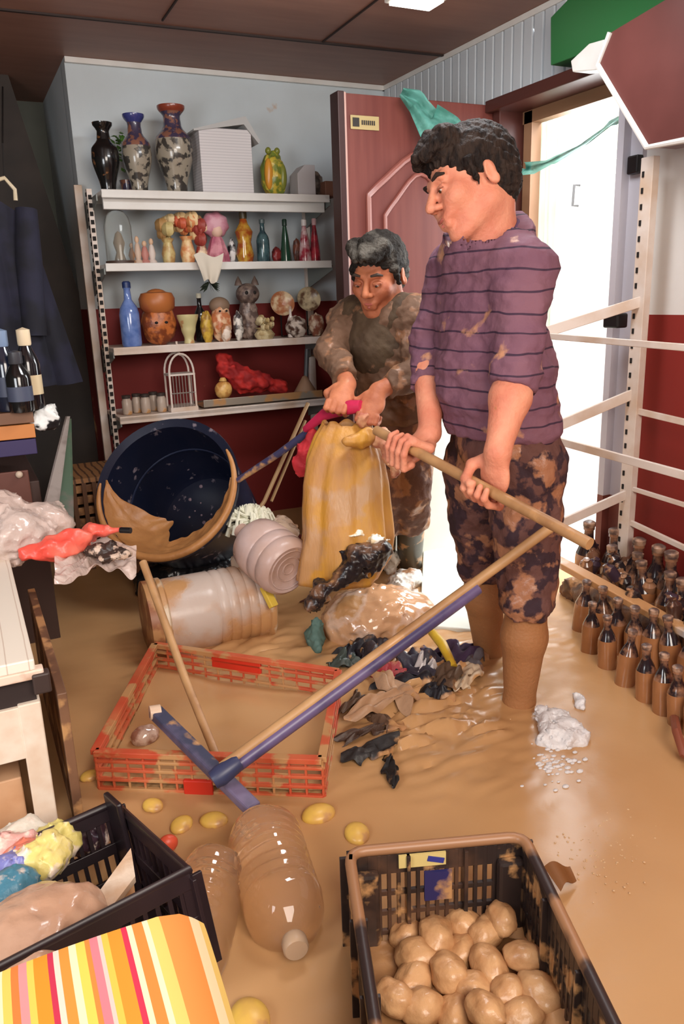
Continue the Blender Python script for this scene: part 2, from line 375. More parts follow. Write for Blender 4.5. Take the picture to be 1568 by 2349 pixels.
# outer white gate leaf with handle seen through the doorway
gp0 = gx(1292,300,2.85)
gt = thing('white_gate','bright white metal gate with an upright handle seen through the doorway','gate',(2.95,2.6,-.05))
MB().box((2.95,3.2,.95),(.03,.62,2.0)).build('gate_panel',M('gate_white',(240,242,240),.4),gt,smooth=False,bevel=.003)
h1 = gx(1327,425,2.93); h2 = gx(1323,472,2.93)
MB().tube([h1+Vector((.02,0,0)),h1+Vector((-.03,0,0)),h2+Vector((-.03,0,0)),h2+Vector((.02,0,0))],.007,8).build('gate_handle',M('grey_metal',(110,110,112),.4,metal=.6),gt)
MB().bar((2.93,2.895,-.05),(2.93,2.895,1.95),.02,.02).build('gate_post',M('grey_metal2',(170,175,175),.5),gt,smooth=False)
# sheer curtain at the door's left side
def curt(u,v):
    a = gx(1216,240,2.36); b = gx(1292,215,2.36); 
    y = a.y+(b.y-a.y)*u; z = 1.84-1.5*v; return (2.36+.012*math.sin(u*38)+.004*math.sin(v*9+u*20),y,z)
tag(MB().grid(curt,60,20,.001).build('sheer_curtain',M('pale_green_sheer',(226,236,222),.6,alpha=.75)),'pale green sheer curtain hanging at the left side of the doorway','curtain')
# lattice above the gate
lt = MB(); 
for i in range(9):
    p0 = gx(1335+i*14,205-i*4,2.55); p1 = gx(1330+i*14,300+i*9,2.55); lt.tube([p0,p1],.005,6)
for i in range(6):
    p0 = gx(1330,235+i*26,2.56); p1 = gx(1450,225+i*38,2.56); lt.tube([p0,p1],.004,6)
lt.build('lattice',M('pale_lattice',(206,206,184),.5),gt)

# green beam and brown panel at the top right
GX = 2.10
g_ = [gx(*q,GX) for q in ((1262,150),(1262,40),(1310,-10),(1560,-20),(1530,15),(1330,125))]
for i in (2,3): g_[i] = g_[i]
tag(MB().prism(g_,(.1,0,0)).build('green_beam',M('green_paint',(38,98,52),.45),smooth=False,bevel=.003),'green painted board below the ceiling above the doorway','board')
PX_ = 1.98
bp = [gx(*q,PX_) for q in ((1400,75),(1372,150),(1484,338),(1568,322),(1760,290),(1760,-140),(1545,-12))]
bt = thing('brown_hanging_panel','big dark reddish-brown panel with white edging hanging at the upper right','panel',bp[2])
MB().prism(bp,(.12,0,0)).build('panel',M('maroon_panel',(96,52,48),.4,c2=(84,44,40),soft=.2),bt,smooth=False)
MB().tube([p+Vector((-.002,0,0)) for p in bp[:4]]+[bp[4]],.009,8).build('white_edging',whiteM,bt)
wq = [gx(*q,2.04) for q in ((1308,140),(1312,165),(1372,160),(1385,90),(1350,100))]
tag(MB().prism(wq,(.08,0,0)).build('white_bracket_box',whiteM,smooth=False,bevel=.003),'white box piece between the green board and the brown hanging panel','box')
# ceiling lamp
p = gz(935,-6,CEIL)
ct = thing('ceiling_light','white ceiling light fitting at the top edge of the room','light',(p.x,p.y,CEIL))
MB().box((p.x,p.y-.06,CEIL-.015),(.2,.12,.03)).build('lamp_frame',whiteM,ct,smooth=False,bevel=.003)
MB().box((p.x,p.y-.06,CEIL-.034),(.17,.1,.01)).build('diffuser',M('lamp_glow',(255,252,240),.5,emit=3),ct,smooth=False)

# ------------------------------------------------------------------ flood mud
def mudz(x,y):
    z = .0035*noise.noise(Vector((x*3,y*3,1)))+.0018*noise.noise(Vector((x*9,y*9,4)))
    # raked ridges beside the rubbish pile
    for cx_,cy_,s,am in ((1.07,1.78,.22,.022),(1.0,1.55,.2,.012),(1.2,1.95,.2,.02),(.72,2.35,.3,.012),(1.62,1.95,.22,.006)):
        w = math.exp(-((x-cx_)**2+(y-cy_)**2)/s**2)
        z += am*w*(.35+abs(noise.noise(Vector((x*7+1,y*19,2))))*2.2-.6*abs(noise.noise(Vector((x*18,y*30,7)))))
    w = math.exp(-((x-.95)**2+(y-2.9)**2)/.55**2)*.03; z += w
    return z
mx0,mx1,my0,my1 = -1.5,XR,-.4,YW
mg = MB().grid(lambda u,v: (mx0+(mx1-mx0)*u, my0+(my1-my0)*v, mudz(mx0+(mx1-mx0)*u, my0+(my1-my0)*v)), 330, 380)
mo = mg.build('flood_mud',mudM); tag(mo,'wet brown flood mud covering the whole shop floor','mud',kind='stuff')
mud2 = MB().grid(lambda u,v: (-1.5+2.13*u, YW+.9*v, .002),4,4).build('mud_in_recess',mudM); tag(mud2,'mud spreading into the dark recess at the far left','mud',kind='stuff')

# ------------------------------------------------------------------ shelf unit on the back wall
sh = thing('shelf_unit','white metal wall shelving with four shelves full of vases and ornaments','shelf',(1.17,3.8,-.27))
YF = 3.62; YB = 3.95; SX0, SX1 = .64, 1.715
ZS = [1.615,1.316,.958,.65]
for k,z in enumerate(ZS):
    xa = SX0-.005*k+ (0.01 if k == 0 else 0); xb = SX1 if k < 2 else SX1-.03
    m = MB(); m.box(((xa+xb)/2,(YF+YB)/2,z-.012),(xb-xa,YB-YF,.02)); m.box(((xa+xb)/2,YF+.006,z-.016),(xb-xa,.012,.034))
    if k == 0: m.box(((xa+xb)/2,YF+.05,z-.05),(xb-xa-.02,.02,.05))
    m.build('shelf_board',whiteM if k < 2 else whiteS,sh,smooth=False,bevel=.003)
for xs in (SX0-.035, SX1+.01):
    MB().box((xs,YB-.012,.72),(.035,.024,1.9)).build('upright',whiteS,sh,smooth=False,bevel=.002)
for xs in (SX0-.02,):
    m = MB(); m.box((xs,YF+.13,.82),(.022,.03,1.62)); m.build('front_upright',whiteS,sh,smooth=False)
    m = MB(); z = .1
    while z < 1.6: m.box((xs-.0,YF+.113,z),(.014,.006,.018)); m.box((xs-.012,YF+.13,z+.012),(.004,.018,.016)); z += .034
    m.build('slots',darkM,sh,smooth=False)
for k,z in enumerate(ZS):
    for xs in (SX0-.012, SX1+.002 if k < 2 else SX1-.02):
        MB().prism([(xs,YB,z-.02),(xs,YF+.01,z-.02),(xs,YF+.01,z-.045),(xs,YB,z-.13)],(.006,0,0)).build('bracket',M('grey_bracket',(120,124,120),.5),sh,smooth=False)
def sx(px,py,z,y=3.74): p = gy(px,py,y); return Vector((p.x,y,z))
PXM = 1/480.0    # metres per photo pixel at the shelf
def vase(name,label,cat,px,z,h,prof,mats,y=3.76,group=None,extra=None,sq=(1,1)):
    """prof: list of (radius, height fraction); mats: list of (upto fraction, material, part name)"""
    c = sx(px,500,z,y); c.z = z; t = thing(name,label,cat,c,group)
    lo = 0
    def rad(f):
        for (ra,fa),(rb_,fb) in zip(prof,prof[1:]):
            if fa <= f <= fb: tt = (f-fa)/max(fb-fa,1e-6); tt = tt*tt*(3-2*tt); return ra+(rb_-ra)*tt
        return prof[-1][0]
    for up,mat,nm in mats:
        n = max(4,int((up-lo)*26)); P = [(rad(lo+(up-lo)*i/n),h*(lo+(up-lo)*i/n)) for i in range(n+1)]
        if up >= 1: P += [(P[-1][0]*.8,h*1.0),(P[-1][0]*.7,h*.93),(0,h*.9)]
        if lo == 0: P = [(0,.0005)]+P
        MB().lathe(P,c,(0,0,1),28,sq).build(nm,mat,t); lo = up
    if extra: extra(t,c)
    return t
VP_ = [(.03,0),(.034,.05),(.062,.5),(.06,.62),(.03,.78),(.027,.88),(.045,.98),(.045,1)]
def scl(P,s): return [(r*s,f) for r,f in P]
blk = M('black_glaze',(22,20,20),.2,c2=(120,80,50),scale=26,pos=.66,soft=.02,coat=.5)
pat = M('grey_brown_patterned_glaze',(150,140,124),.25,c2=(62,58,54),scale=28,pos=.52,soft=.03,coat=.4)
pat2 = M('blue_brown_patterned_glaze',(64,56,78),.25,c2=(134,90,74),scale=30,pos=.52,soft=.03,coat=.4)
blueg = M('blue_rim_glaze',(58,62,120),.25,coat=.4); rustg = M('rust_rim_glaze',(132,58,40),.3,coat=.3)
vase('vase','small black vase at the left end of the top shelf','vase',256,ZS[0],.285,scl(VP_,.95),[(.76,blk,'body'),(1,blk,'neck')])
vase('vase','medium patterned vase with blue rim between the black vase and the tallest vase','vase',327,ZS[0],.325,scl(VP_,1.05),[(.6,pat,'body'),(.9,pat2,'neck'),(1,blueg,'rim')])
vase('vase','tallest patterned vase with rust rim, left of the tall white box on the top shelf','vase',412,ZS[0],.365,scl(VP_,1.35),[(.62,pat,'body'),(.93,pat2,'neck'),(1,rustg,'rim')],y=3.74)
# green plant behind the vases
c = sx(290,400,ZS[0],3.86); t = thing('potted_plant','small green leafy plant behind the black vase on the top shelf','plant',c)
MB().lathe([(.0,0),(.025,.0),(.035,.07),(.03,.07),(0,.06)],c).build('pot',pat2,t)
m = MB(); rr = random.Random(3)
for i in range(46):
    a = rr.uniform(0,6.28); e = rr.uniform(.1,1); p = c+Vector((math.cos(a)*.05*e,math.sin(a)*.04*e,.1+rr.uniform(0,.17)))
    d = Vector((math.cos(a),math.sin(a),rr.uniform(-.2,.8))).normalized()*.035; s_ = d.cross(Vector((0,0,1))).normalized()*.011
    m.add([p,p+d*.5+s_,p+d,p+d*.5-s_,p+d*.5+Vector((0,0,.005))],[(0,1,4),(1,2,4),(2,3,4),(3,0,4)])
m.build('leaves',M('leaf_green',(92,140,60),.5),t)
# white tall box with overhanging lid
xa = gy(462,430,3.72).x; xb = gy(588,430,3.72).x
t = thing('tall_white_box','tall white carton with a slanted overhanging lid on the top shelf','box',((xa+xb)/2,3.77,ZS[0]))
MB().box(((xa+xb)/2-.01,3.77,ZS[0]+.14),(xb-xa-.02,.14,.28)).build('carton',M('ribbed_white_card',(206,200,200),.6,stripes=(2,.012,.25,(186,180,182),0)),t,smooth=False,bevel=.002)
MB().prism([(xa-.025,3.69,ZS[0]+.27),(xb-.045,3.69,ZS[0]+.335),(xb+.02,3.69,ZS[0]+.235),(xb+.012,3.69,ZS[0]+.222),(xb-.055,3.69,ZS[0]+.30),(xa-.025,3.69,ZS[0]+.262)],(0,.17,0)).build('lid',M('grey_white_lid',(176,174,172),.6),t,smooth=False)
# yellow-green lumpy ceramic
def lump(name,label,cat,px,z,w,h,col,c2,y=3.76,group=None,seed=0,am=.18,dep=None,rough=.35,parts=None):
    c = sx(px,500,z,y); dep = dep or w*.8
    def fn(q): return 1+am*noise.noise(q*2.2+Vector((seed,seed*.7,0)))+am*.5*noise.noise(q*5+Vector((0,seed,0)))
    t = thing(name,label,cat,c,group) if parts else None
    o = MB().ell(c+Vector((0,0,h*.49)),(w/2,dep/2,h*.52),None,28,20,fn).build('body' if parts else name,M('glaze_%s_%d'%(name,seed),col,rough,c2=c2,scale=28,pos=.5,soft=.06,bump=.2,bscale=60),t)
    if parts: parts(t,c); return t
    return tag(o,label,cat,group)
def frogparts(t,c):
    for dx in (-.025,.02): MB().ell(c+Vector((dx,-.01,.205)),(.014,.014,.016)).build('ear',M('olive_glaze',(120,124,50),.3),t)
    MB().ell(c+Vector((-.035,-.03,.1)),(.022,.02,.07),None,14,12).build('arm',M('amber_glaze',(206,140,50),.3),t)
    MB().ell(c+Vector((.035,-.03,.09)),(.02,.02,.06),None,14,12).build('arm',M('olive_glaze',(150,150,60),.3),t)
lump('ceramic_figure','yellow and green glazed ceramic figure right of the tall white box','ornament',632,ZS[0],.125,.2,(196,170,62),(110,122,48),seed=1,parts=frogparts)
xa = gy(672,430,3.74).x; xb = gy(712,430,3.74).x
t = thing('small_white_box','small white house-shaped box near the right end of the top shelf','box',((xa+xb)/2,3.74,ZS[0]))
MB().prism([(xa,3.68,ZS[0]),(xb,3.68,ZS[0]),(xb,3.68,ZS[0]+.14),(xa+.04,3.68,ZS[0]+.14),(xa,3.68,ZS[0]+.10)],(0,.1,0)).build('carton',M('greyish_card',(176,170,170),.6),t,smooth=False,bevel=.002)
MB().bar((xb,3.677,ZS[0]+.01),(xb,3.677,ZS[0]+.14),.006,.012).build('edge_tape',M('cream_card',(214,206,180),.6),t,smooth=False)
lump('dark_ornament','dark lumpy ornament beside the small white house-shaped box','ornament',726,ZS[0],.08,.12,(66,56,52),(120,104,92),seed=2)
xa = gy(738,430,3.72).x
tag(MB().box((xa+.03,3.72,ZS[0]+.035),(.07,.1,.07)).build('small_brown_box',M('brown_card',(120,80,62),.6),smooth=False,bevel=.003),'small brown box at the right end of the top shelf','box')

# second shelf
def bottle(name,label,px,z,h,r,col,y=3.74,group=None,glass=False,capc=None,c2=None,shape=0,cat='bottle'):
    c = sx(px,600,z,y); t = thing(name,label,cat,c,group)
    P = [(0,0),(r*.92,0),(r,h*.04),(r,h*.5),(r*.85,h*.6),(r*.38,h*.72),(r*.32,h*.88),(r*.42,h*.9)] if shape == 0 else [(0,0),(r,.0),(r*.95,h*.2),(r*.6,h*.6),(r*.3,h*.85)] if shape == 1 else [(0,0),(r*.8,0),(r,h*.15),(r*.75,h*.4),(r,h*.6),(r*.5,h*.75),(r*.35,h*.85)]
    mt = M('bottle_%d_%d_%d'%tuple(col),col,.15,c2=c2,scale=25,soft=.1,coat=.4,trans=.35 if glass else 0)
    MB().lathe(P,c,n=20).build('body',mt,t)
    MB().lathe([(r*.3,P[-1][1]-.002),(r*.42,P[-1][1]),(r*.42,h*.98),(r*.3,h),(0,h)],c,n=16).build('cap',M('cap_%d_%d_%d'%tuple(capc or (60,50,40)),capc or (60,50,40),.4),t)
    return t
z = ZS[1]
# glass cloche
c = sx(272,550,z); t = thing('glass_cloche','clear glass dome ornament at the left end of the second shelf','ornament',c)
MB().lathe([(.06,.0),(.06,.16),(.05,.2),(.03,.225),(0,.235)],c).build('dome',glassM,t)
MB().lathe([(0,0),(.065,0),(.065,.015),(0,.018)],c).build('base',M('dark_wood_base',(70,50,40),.5),t)
MB().lathe([(0,.018),(.02,.018),(.012,.05),(.02,.09),(.01,.13),(0,.14)],c).build('figure',M('sand_glaze',(150,128,100),.5),t)
figs = [(302,.09,.018,(150,110,80),'small tan figurine next to the glass dome'),(318,.12,.016,(196,170,150),'pale thin figurine, second from the glass dome'),(334,.1,.018,(180,120,110),'small pink-brown figurine, third from the glass dome'),(350,.11,.017,(206,190,180),'whitish thin figurine left of the cream ceramic group')]
for px,h,r,cc,lb in figs:
    c = sx(px,600,z,3.72); t = thing('figurine',lb,'figurine',c,'small figurines at left of the second shelf')
    MB().lathe([(0,0),(r*1.2,0),(r*1.2,.01),(r*.7,.02),(r,h*.4),(r*.6,h*.7),(r*.3,h*.76)],c,n=16).build('body',M('fig_%d'%px,cc,.5),t)
    MB().ell(c+Vector((0,0,h*.87)),(r*.6,r*.6,h*.13)).build('head',M('fig_head',(206,170,140),.5),t)
cream = M('cream_glaze',(220,192,140),.35,c2=(196,126,76),scale=24,pos=.53,soft=.05)
def flowers(name,label,px,w,h,n,cols,seed,y=3.74,group=None,zz=None):
    rr = random.Random(seed); c = sx(px,600,zz if zz is not None else z,y); t = thing(name,label,'ornament',c,group)
    MB().lathe([(0,0),(w*.25,0),(w*.32,h*.2),(w*.2,h*.42),(w*.3,h*.5)],c,n=18).build('vessel',M('vessel_%s_%d'%(name,seed),cols[0],.35,c2=cols[1],scale=30),t)
    for k in range(n):
        a = rr.uniform(0,6.28); q = c+Vector((math.cos(a)*w*.36*rr.uniform(.2,1),math.sin(a)*w*.3,h*rr.uniform(.5,.9))); r0 = h*.13*rr.uniform(.7,1.2)
        MB().ell(q,r0,None,12,8,lambda v: 1+.25*math.sin(5*math.atan2(v.y,v.x))*abs(math.sin(3*v.z))).build('bloom',M('bloom_%s_%d_%d'%(name,seed,k%len(cols)),cols[k%len(cols)],.5),t)
    return t
flowers('ceramic_flower_basket','yellowish cream ceramic flower piece, leftmost of the flower ornaments on the second shelf',388,.1,.22,9,[(196,176,120),(170,130,80),(210,186,140)],1,group='ceramic flower ornaments')
flowers('ceramic_flower_basket','cream and orange ceramic flower piece in the middle of the second shelf',432,.11,.24,10,[(222,190,140),(204,130,80),(190,90,60)],2,group='ceramic flower ornaments')
flowers('ceramic_flower_basket','cream ceramic flower piece with dark red dots left of the pink doll',464,.09,.21,8,[(228,206,170),(150,60,50),(214,170,120)],3,group='ceramic flower ornaments')
# pink doll
c = sx(500,600,z,3.72); t = thing('pink_doll','pink doll with a wide pink bonnet on the second shelf','doll',c)
MB().lathe([(0,0),(.055,0),(.05,.04),(.03,.1),(.02,.12)],c,n=24,fn=lambda a,h,i:1+.08*math.sin(9*a)).build('dress',M('pink_cloth',(206,140,150),.7,c2=(170,90,110),scale=20),t)
MB().ell(c+Vector((0,-.01,.145)),(.03,.03,.034)).build('face',M('doll_face',(214,176,156),.5),t)
MB().ell(c+Vector((0,.012,.17)),(.065,.05,.058),None,24,16,lambda q:1+.05*math.sin(8*math.atan2(q.x,q.z))).build('bonnet',M('pink_bonnet',(206,158,168),.7,c2=(186,120,136),scale=16),t)
lump('small_white_ornament','small white and dark ornament at the feet of the pink doll','ornament',527,z,.04,.11,(220,216,214),(40,34,40),seed=4)
bottle('oil_bottle','amber figure-shaped bottle right of the pink doll on the second shelf',563,z,.235,.043,(190,150,56),c2=(150,70,30),capc=(70,60,40),shape=2)
bottle('oil_bottle','teal-grey bottle between the amber bottle and the dark green bottle',605,z,.2,.032,(70,96,100),c2=(40,60,66),capc=(80,90,90))
lump('red_ornament','small dark red ornament between the teal and dark green bottles','ornament',630,z,.05,.07,(130,40,40),(80,30,30),seed=5)
bottle('oil_bottle','slim dark green bottle left of the two red bottles',656,z,.2,.028,(34,64,48),capc=(30,50,40),shape=1)
lump('brown_ornament','small dark brown ornament right of the dark green bottle','ornament',677,z,.04,.11,(70,40,32),(110,60,44),seed=6)
bottle('oil_bottle','red bottle with pale cap, left of the pair of red bottles',700,z,.2,.032,(150,44,60),c2=(200,170,170),capc=(210,200,196),shape=1)
bottle('oil_bottle','slim red bottle at the right end of the second shelf',723,z,.205,.028,(160,44,56),c2=(110,30,40),capc=(190,150,150),shape=1)
# white cloth hanging over the edge of shelf two
c = sx(478,600,z,3.60); 
tag(MB().grid(lambda u,v: c+Vector(((u-.5)*(.14-.08*v),-.012-.012*math.sin(u*9)*v-.01*math.sin(v*3),.03-.115*v+.01*math.sin(u*7))),16,14,.003).build('hanging_cloth',M('cream_cloth',(206,196,180),.8)),'cream cloth rag hanging over the front edge of the second shelf','cloth')
c = sx(480,650,z-.09,3.62)
m = MB(); rr = random.Random(5)
for i in range(16):
    a = rr.uniform(0,6.28); d = Vector((math.cos(a)*.05,math.sin(a)*.02,rr.uniform(-.05,.0))); s_ = Vector((0,.008,.008)); m.add([c,c+d*.5+s_,c+d,c+d*.5-s_],[(0,1,2,3)])
m.tube([c+Vector((0,0,.09)),c],.004,6)
tag(m.build('hanging_plant',M('dark_leaf',(36,44,34),.5)),'small dark leafy sprig hanging under the second shelf','plant')

# third shelf
z = ZS[2]
bottle('spray_bottle','tall light blue plastic bottle at the left end of the third shelf',284,z,.285,.045,(84,110,170),c2=(110,134,190),capc=(36,52,96),y=3.70,shape=0)
def potparts(t,c):
    MB().lathe([(.06,0),(.078,.02),(.082,.06),(.07,.085),(.045,.09)],c+Vector((0,0,.145)),n=24).build('hat_brim',M('hat_orange_glaze',(176,104,54),.4,c2=(150,70,40)),t)
    MB().ell(c+Vector((0,0,.215)),(.055,.05,.035)).build('hat_crown',M('hat_orange_glaze',(176,104,54)),t)
    for dx in (-.025,.02): MB().ell(c+Vector((dx,-.062,.1)),(.008,.006,.006),None,10,8).build('eye',darkM,t)
lump('clay_head','orange-brown clay head with a hat brim beside the light blue bottle','ornament',342,z,.16,.19,(184,104,52),(120,58,30),seed=7,am=.1,parts=potparts,y=3.72)
vase('cup','tall pale yellowish flared cup with a dark foot on the third shelf','cup',411,z,.13,[(.025,0),(.022,.15),(.034,.5),(.05,1)],[(1,M('pale_yellow_glaze',(196,184,134),.35,mud=.6,mscale=20),'body')],y=3.68)
bottle('liquor_bottle','black bottle with white label dots behind the yellow ornaments on the third shelf',449,z,.225,.03,(26,24,24),capc=(206,200,180),y=3.80)
lump('yellow_ornament','mustard yellow ceramic ornament in front of the black bottle','ornament',455,z,.06,.14,(196,160,60),(150,110,50),seed=8,y=3.70)
def faceparts(t,c):
    MB().ell(c+Vector((0,.01,.165)),(.05,.04,.04),None,20,14).build('hair',M('brown_grey_hair',(130,104,84),.6),t)
    for dx in (-.016,.016): MB().ell(c+Vector((dx,-.045,.14)),(.006,.005,.005),None,8,6).build('eye',darkM,t)
lump('face_figurine','pinkish ceramic figurine with a face and brown hair in the middle of the third shelf','figurine',490,z,.1,.17,(216,176,140),(186,110,70),seed=9,parts=faceparts,y=3.72)
lump('white_figurine','small whitish figurine at the foot of the face figurine','figurine',500,z,.05,.08,(224,206,190),(180,120,80),seed=10,y=3.66)
def owlparts(t,c):
    for dx in (-.042,.042): MB().lathe([(.02,0),(.014,.02),(0,.045)],c+Vector((dx,0,.255)),n=12).build('ear',M('grey_brown_fur',(110,92,84),.6),t)
    MB().ell(c+Vector((0,-.005,.215)),(.058,.05,.05),None,22,16).build('head',M('owl_head_glaze',(132,112,100),.45,c2=(80,64,60),scale=30),t)
    for dx in (-.02,.02): MB().ell(c+Vector((dx,-.05,.22)),(.009,.006,.009),None,10,8).build('eye',darkM,t)
lump('cat_figurine','tall grey-brown cat-eared figurine, tallest ornament of the third shelf','figurine',556,z,.1,.2,(150,130,118),(90,72,66),seed=11,parts=owlparts)
lump('white_bird_figurine','small white and black figurine left of the tall cat-eared figurine','figurine',530,z,.05,.13,(214,206,196),(60,50,50),seed=12,y=3.69)
flowers('ceramic_nest','cream lumpy ceramic nest right of the tall cat-eared figurine on the third shelf',597,.16,.11,14,[(206,190,150),(170,146,104),(186,160,110)],5,y=3.68)
def plate(label,px,py,r,col,c2,y=3.82):
    p = gy(px,py,y); t = thing('decorative_plate',label,'plate',(p.x,y,p.z-r)); ax = Vector((-.15,-1,.25))
    MB().lathe([(0,.0),(r*.6,.004),(r*.95,.016),(r,.02),(r*.95,.012),(0,-.006)],p,ax,28).build('dish',M('plate_%d'%px,col,.3,c2=c2,scale=24,pos=.52),t)
    MB().tube([p+Vector((0,.02,0)),(p.x,y+.02,z),(p.x,y-.05,z+.005)],.004,6).build('stand',darkM,t)
plate('round brown plate on a stand, left of the two plates on the third shelf',646,698,.062,(176,110,74),(220,196,160))
plate('round cream mottled plate on a stand, right of the two plates',706,688,.062,(206,186,150),(110,80,60))
bottle('shoe_ornament','white slim bottle leaning between the two plates',660,z,.15,.018,(220,206,196),y=3.70,capc=(190,160,140),cat='bottle')
lump('brown_figurine','dark brown and white lumpy figurine in front of the two plates','figurine',668,z,.11,.1,(80,54,44),(206,190,176),seed=13,y=3.69)
lump('brown_figurine','rounded reddish-brown figurine at the far right of the third shelf','figurine',716,z,.08,.11,(136,80,60),(200,176,150),seed=14,y=3.69)

# bottom shelf
z = ZS[3]
for i,(px,yy) in enumerate(((290,3.70),(313,3.74),(333,3.70),(352,3.76),(370,3.69))):
    c = sx(px,920,z,yy); t = thing('glass_jar',['cloudy glass jar at the left end of the bottom shelf','second cloudy glass jar from the left end of the bottom shelf','middle cloudy glass jar of the five on the bottom shelf','fourth cloudy glass jar from the left on the bottom shelf','cloudy glass jar nearest to the white lantern'][i],'jar',c,'glass jars on the bottom shelf')
    MB().lathe([(0,0),(.02,0),(.023,.01),(.023,.06),(.018,.07),(.018,.075),(.016,.075),(.02,.012),(0,.008)],c,n=18).build('glass',M('cloudy_glass',(206,186,170),.2,trans=.3,mud=.58,mscale=20),t)
    MB().lathe([(.02,0),(.021,.014),(0,.016)],c+Vector((0,0,.074)),n=16).build('lid',M('jar_lid',(190,176,160) if i%2 else (60,50,46),.4),t)
# lantern bird cage
c = sx(417,930,z,3.68); t = thing('lantern','white metal birdcage lantern with a pointed arched top on the bottom shelf','lantern',c)
m = MB(); w = .058; H = .17
for sx_ in (-1,1):
    for sy_ in (-1,1): m.bar(c+Vector((sx_*w,sy_*.045,0)),c+Vector((sx_*w,sy_*.045,H)),.008,.008,(1,0,0))
m.box(c+Vector((0,0,.01)),(.13,.1,.02)); m.box(c+Vector((0,0,H)),(.125,.1,.008)); m.build('frame',whiteS,t,smooth=False)
m = MB()
for sy_ in (-.045,.045): m.tube([c+Vector((w*math.cos(a),sy_,H+.095*math.sin(a)**.9)) for a in [math.pi*i/14 for i in range(15)]],.005,6)
m.tube([c+Vector((0,-.045,H+.09)),c+Vector((0,0,H+.12)),c+Vector((0,.045,H+.09))],.005,6); m.tube([c+Vector((0,0,H+.12)),c+Vector((0,0,H+.15))],.005,6); m.build('arched_top',whiteS,t)
m = MB()
for i in range(1,8): x = -w+2*w*i/8; m.tube([c+Vector((x,-.047,.02)),c+Vector((x,-.047,H))],.0022,5)
m.tube([c+Vector((-w,-.047,H*.5)),c+Vector((w,-.047,H*.5))],.003,5); m.build('cage_wires',M('grey_wire',(150,140,132),.4,metal=.5),t)
def capl(t,c): MB().lathe([(0,.085),(.02,.085),(.012,.1),(0,.102)],c,n=14).build('lid_knob',M('ochre',(206,160,90),.4),t)
lump('yellow_pot','small round yellow-ochre pot right of the lantern','pot',484,z+.035,.085,.085,(222,176,104),(186,130,70),seed=15,am=.05,parts=capl,y=3.70)
# tray with cloths
xa = gy(462,905,3.66).x; xb = gy(735,905,3.66).x
t = thing('baking_tray','long grey metal tray lying along the right of the bottom shelf','tray',((xa+xb)/2,3.72,z))
MB().box(((xa+xb)/2,3.74,z+.012),(xb-xa,.2,.01)).build('tray_base',M('dull_metal',(130,112,96),.4,metal=.3,mud=.5),t,smooth=False,bevel=.002)
MB().box(((xa+xb)/2,3.638,z+.025),(xb-xa,.008,.035)).build('tray_rim',M('dull_metal2',(150,138,124),.35,metal=.3,mud=.56),t,smooth=False,bevel=.002)
s = SDF(); rr = random.Random(9)
for px,py,r in ((520,845,.045),(545,862,.055),(575,872,.055),(600,878,.05),(640,886,.04),(512,822,.03),(560,880,.05)):
    p = gy(px,py,3.74); s.ell(p,(r*1.2,r,r*.9),k=.03)
tag(s.build('red_cloth',M('red_cloth',(186,40,34),.75,c2=(140,24,24),scale=20),None,.006,lambda P: .008*vnoise(P,60)+.005*vnoise(P,110,3)),'crumpled bright red cloth on the tray on the bottom shelf','cloth')
c = sx(700,900,z+.02,3.70)
tag(MB().lathe([(0,0),(.06,0),(.06,.01),(.03,.06),(.012,.09),(0,.095)],c,n=20).build('cone_ornament',M('dusty_brown',(150,116,90),.6)),'dusty brown cone-shaped ornament at the right of the bottom shelf','ornament')
tag(MB().tube([gy(700,900,3.8),gy(704,800,3.8)],.012,10).build('grey_pipe',M('grey_pipe',(90,90,92),.4)),'short grey upright pipe at the right end of the bottom shelf','pipe')
# under the shelf: dark clutter and basket
def crate_wall(m, a, b, h, nrow, ncol, th=.012, up=Vector((0,0,1)), solid=None, rim=.02, base=.025):
    """slotted wall from a to b (bottom corners), height h along up"""
    a = Vector(a); b = Vector(b); d = b-a; n_ = d.cross(up).normalized()
    bar = lambda p,q,w,hh: m.bar(p,q,hh,w,n_) if False else m.prism([p-(q-p).normalized().cross(n_)*w/2,p+(q-p).normalized().cross(n_)*w/2,q+(q-p).normalized().cross(n_)*w/2,q-(q-p).normalized().cross(n_)*w/2],n_*hh)
    for i in range(nrow+1):
        f = base/2+ (h-rim/2-base/2)*i/nrow; w = rim if i == nrow else (base if i == 0 else h*.22/nrow+.004)
        bar(a+up*f,b+up*f,w,th)
    for j in range(ncol+1):
        f = j/ncol; w = .02 if j in (0,ncol) else d.length/ncol*.38
        p = a+d*f; p = p+d.normalized()*(w/2 if j == 0 else -w/2 if j == ncol else 0); bar(p,p+up*h,w,th)
c0 = gy(160,1060,3.5); c1 = gy(275,1030,3.5)
t = thing('wicker_basket','woven brown wicker crate in the corner behind the dark blue tub','basket',((c0.x+c1.x)/2,3.5,0))
m = MB()
for k,zz in enumerate([.02+.05*i for i in range(8)]): m.bar((c0.x,3.5,zz),(c1.x,3.5,zz+.008),.02,.035); m.bar((c0.x,3.5,zz),(c0.x-.02,3.85,zz),.02,.035); m.bar((c1.x,3.5,zz),(c1.x,3.85,zz),.02,.035)
m.build('weave',M('wicker',(170,120,74),.6,c2=(110,72,44),scale=20),t,smooth=False,bevel=.003)
m = MB()
for i in range(6): x = c0.x+(c1.x-c0.x)*i/5; m.box((x,3.485,.2),(.018,.014,.4))
m.build('ribs',M('wicker_dark',(96,62,40),.6),t,smooth=False)
MB().box(((c0.x+c1.x)/2,3.66,.41),(c1.x-c0.x+.03,.36,.02)).build('lid',M('wicker2',(150,104,64),.6,stripes=(0,.03,.3,(90,60,40))),t,smooth=False)

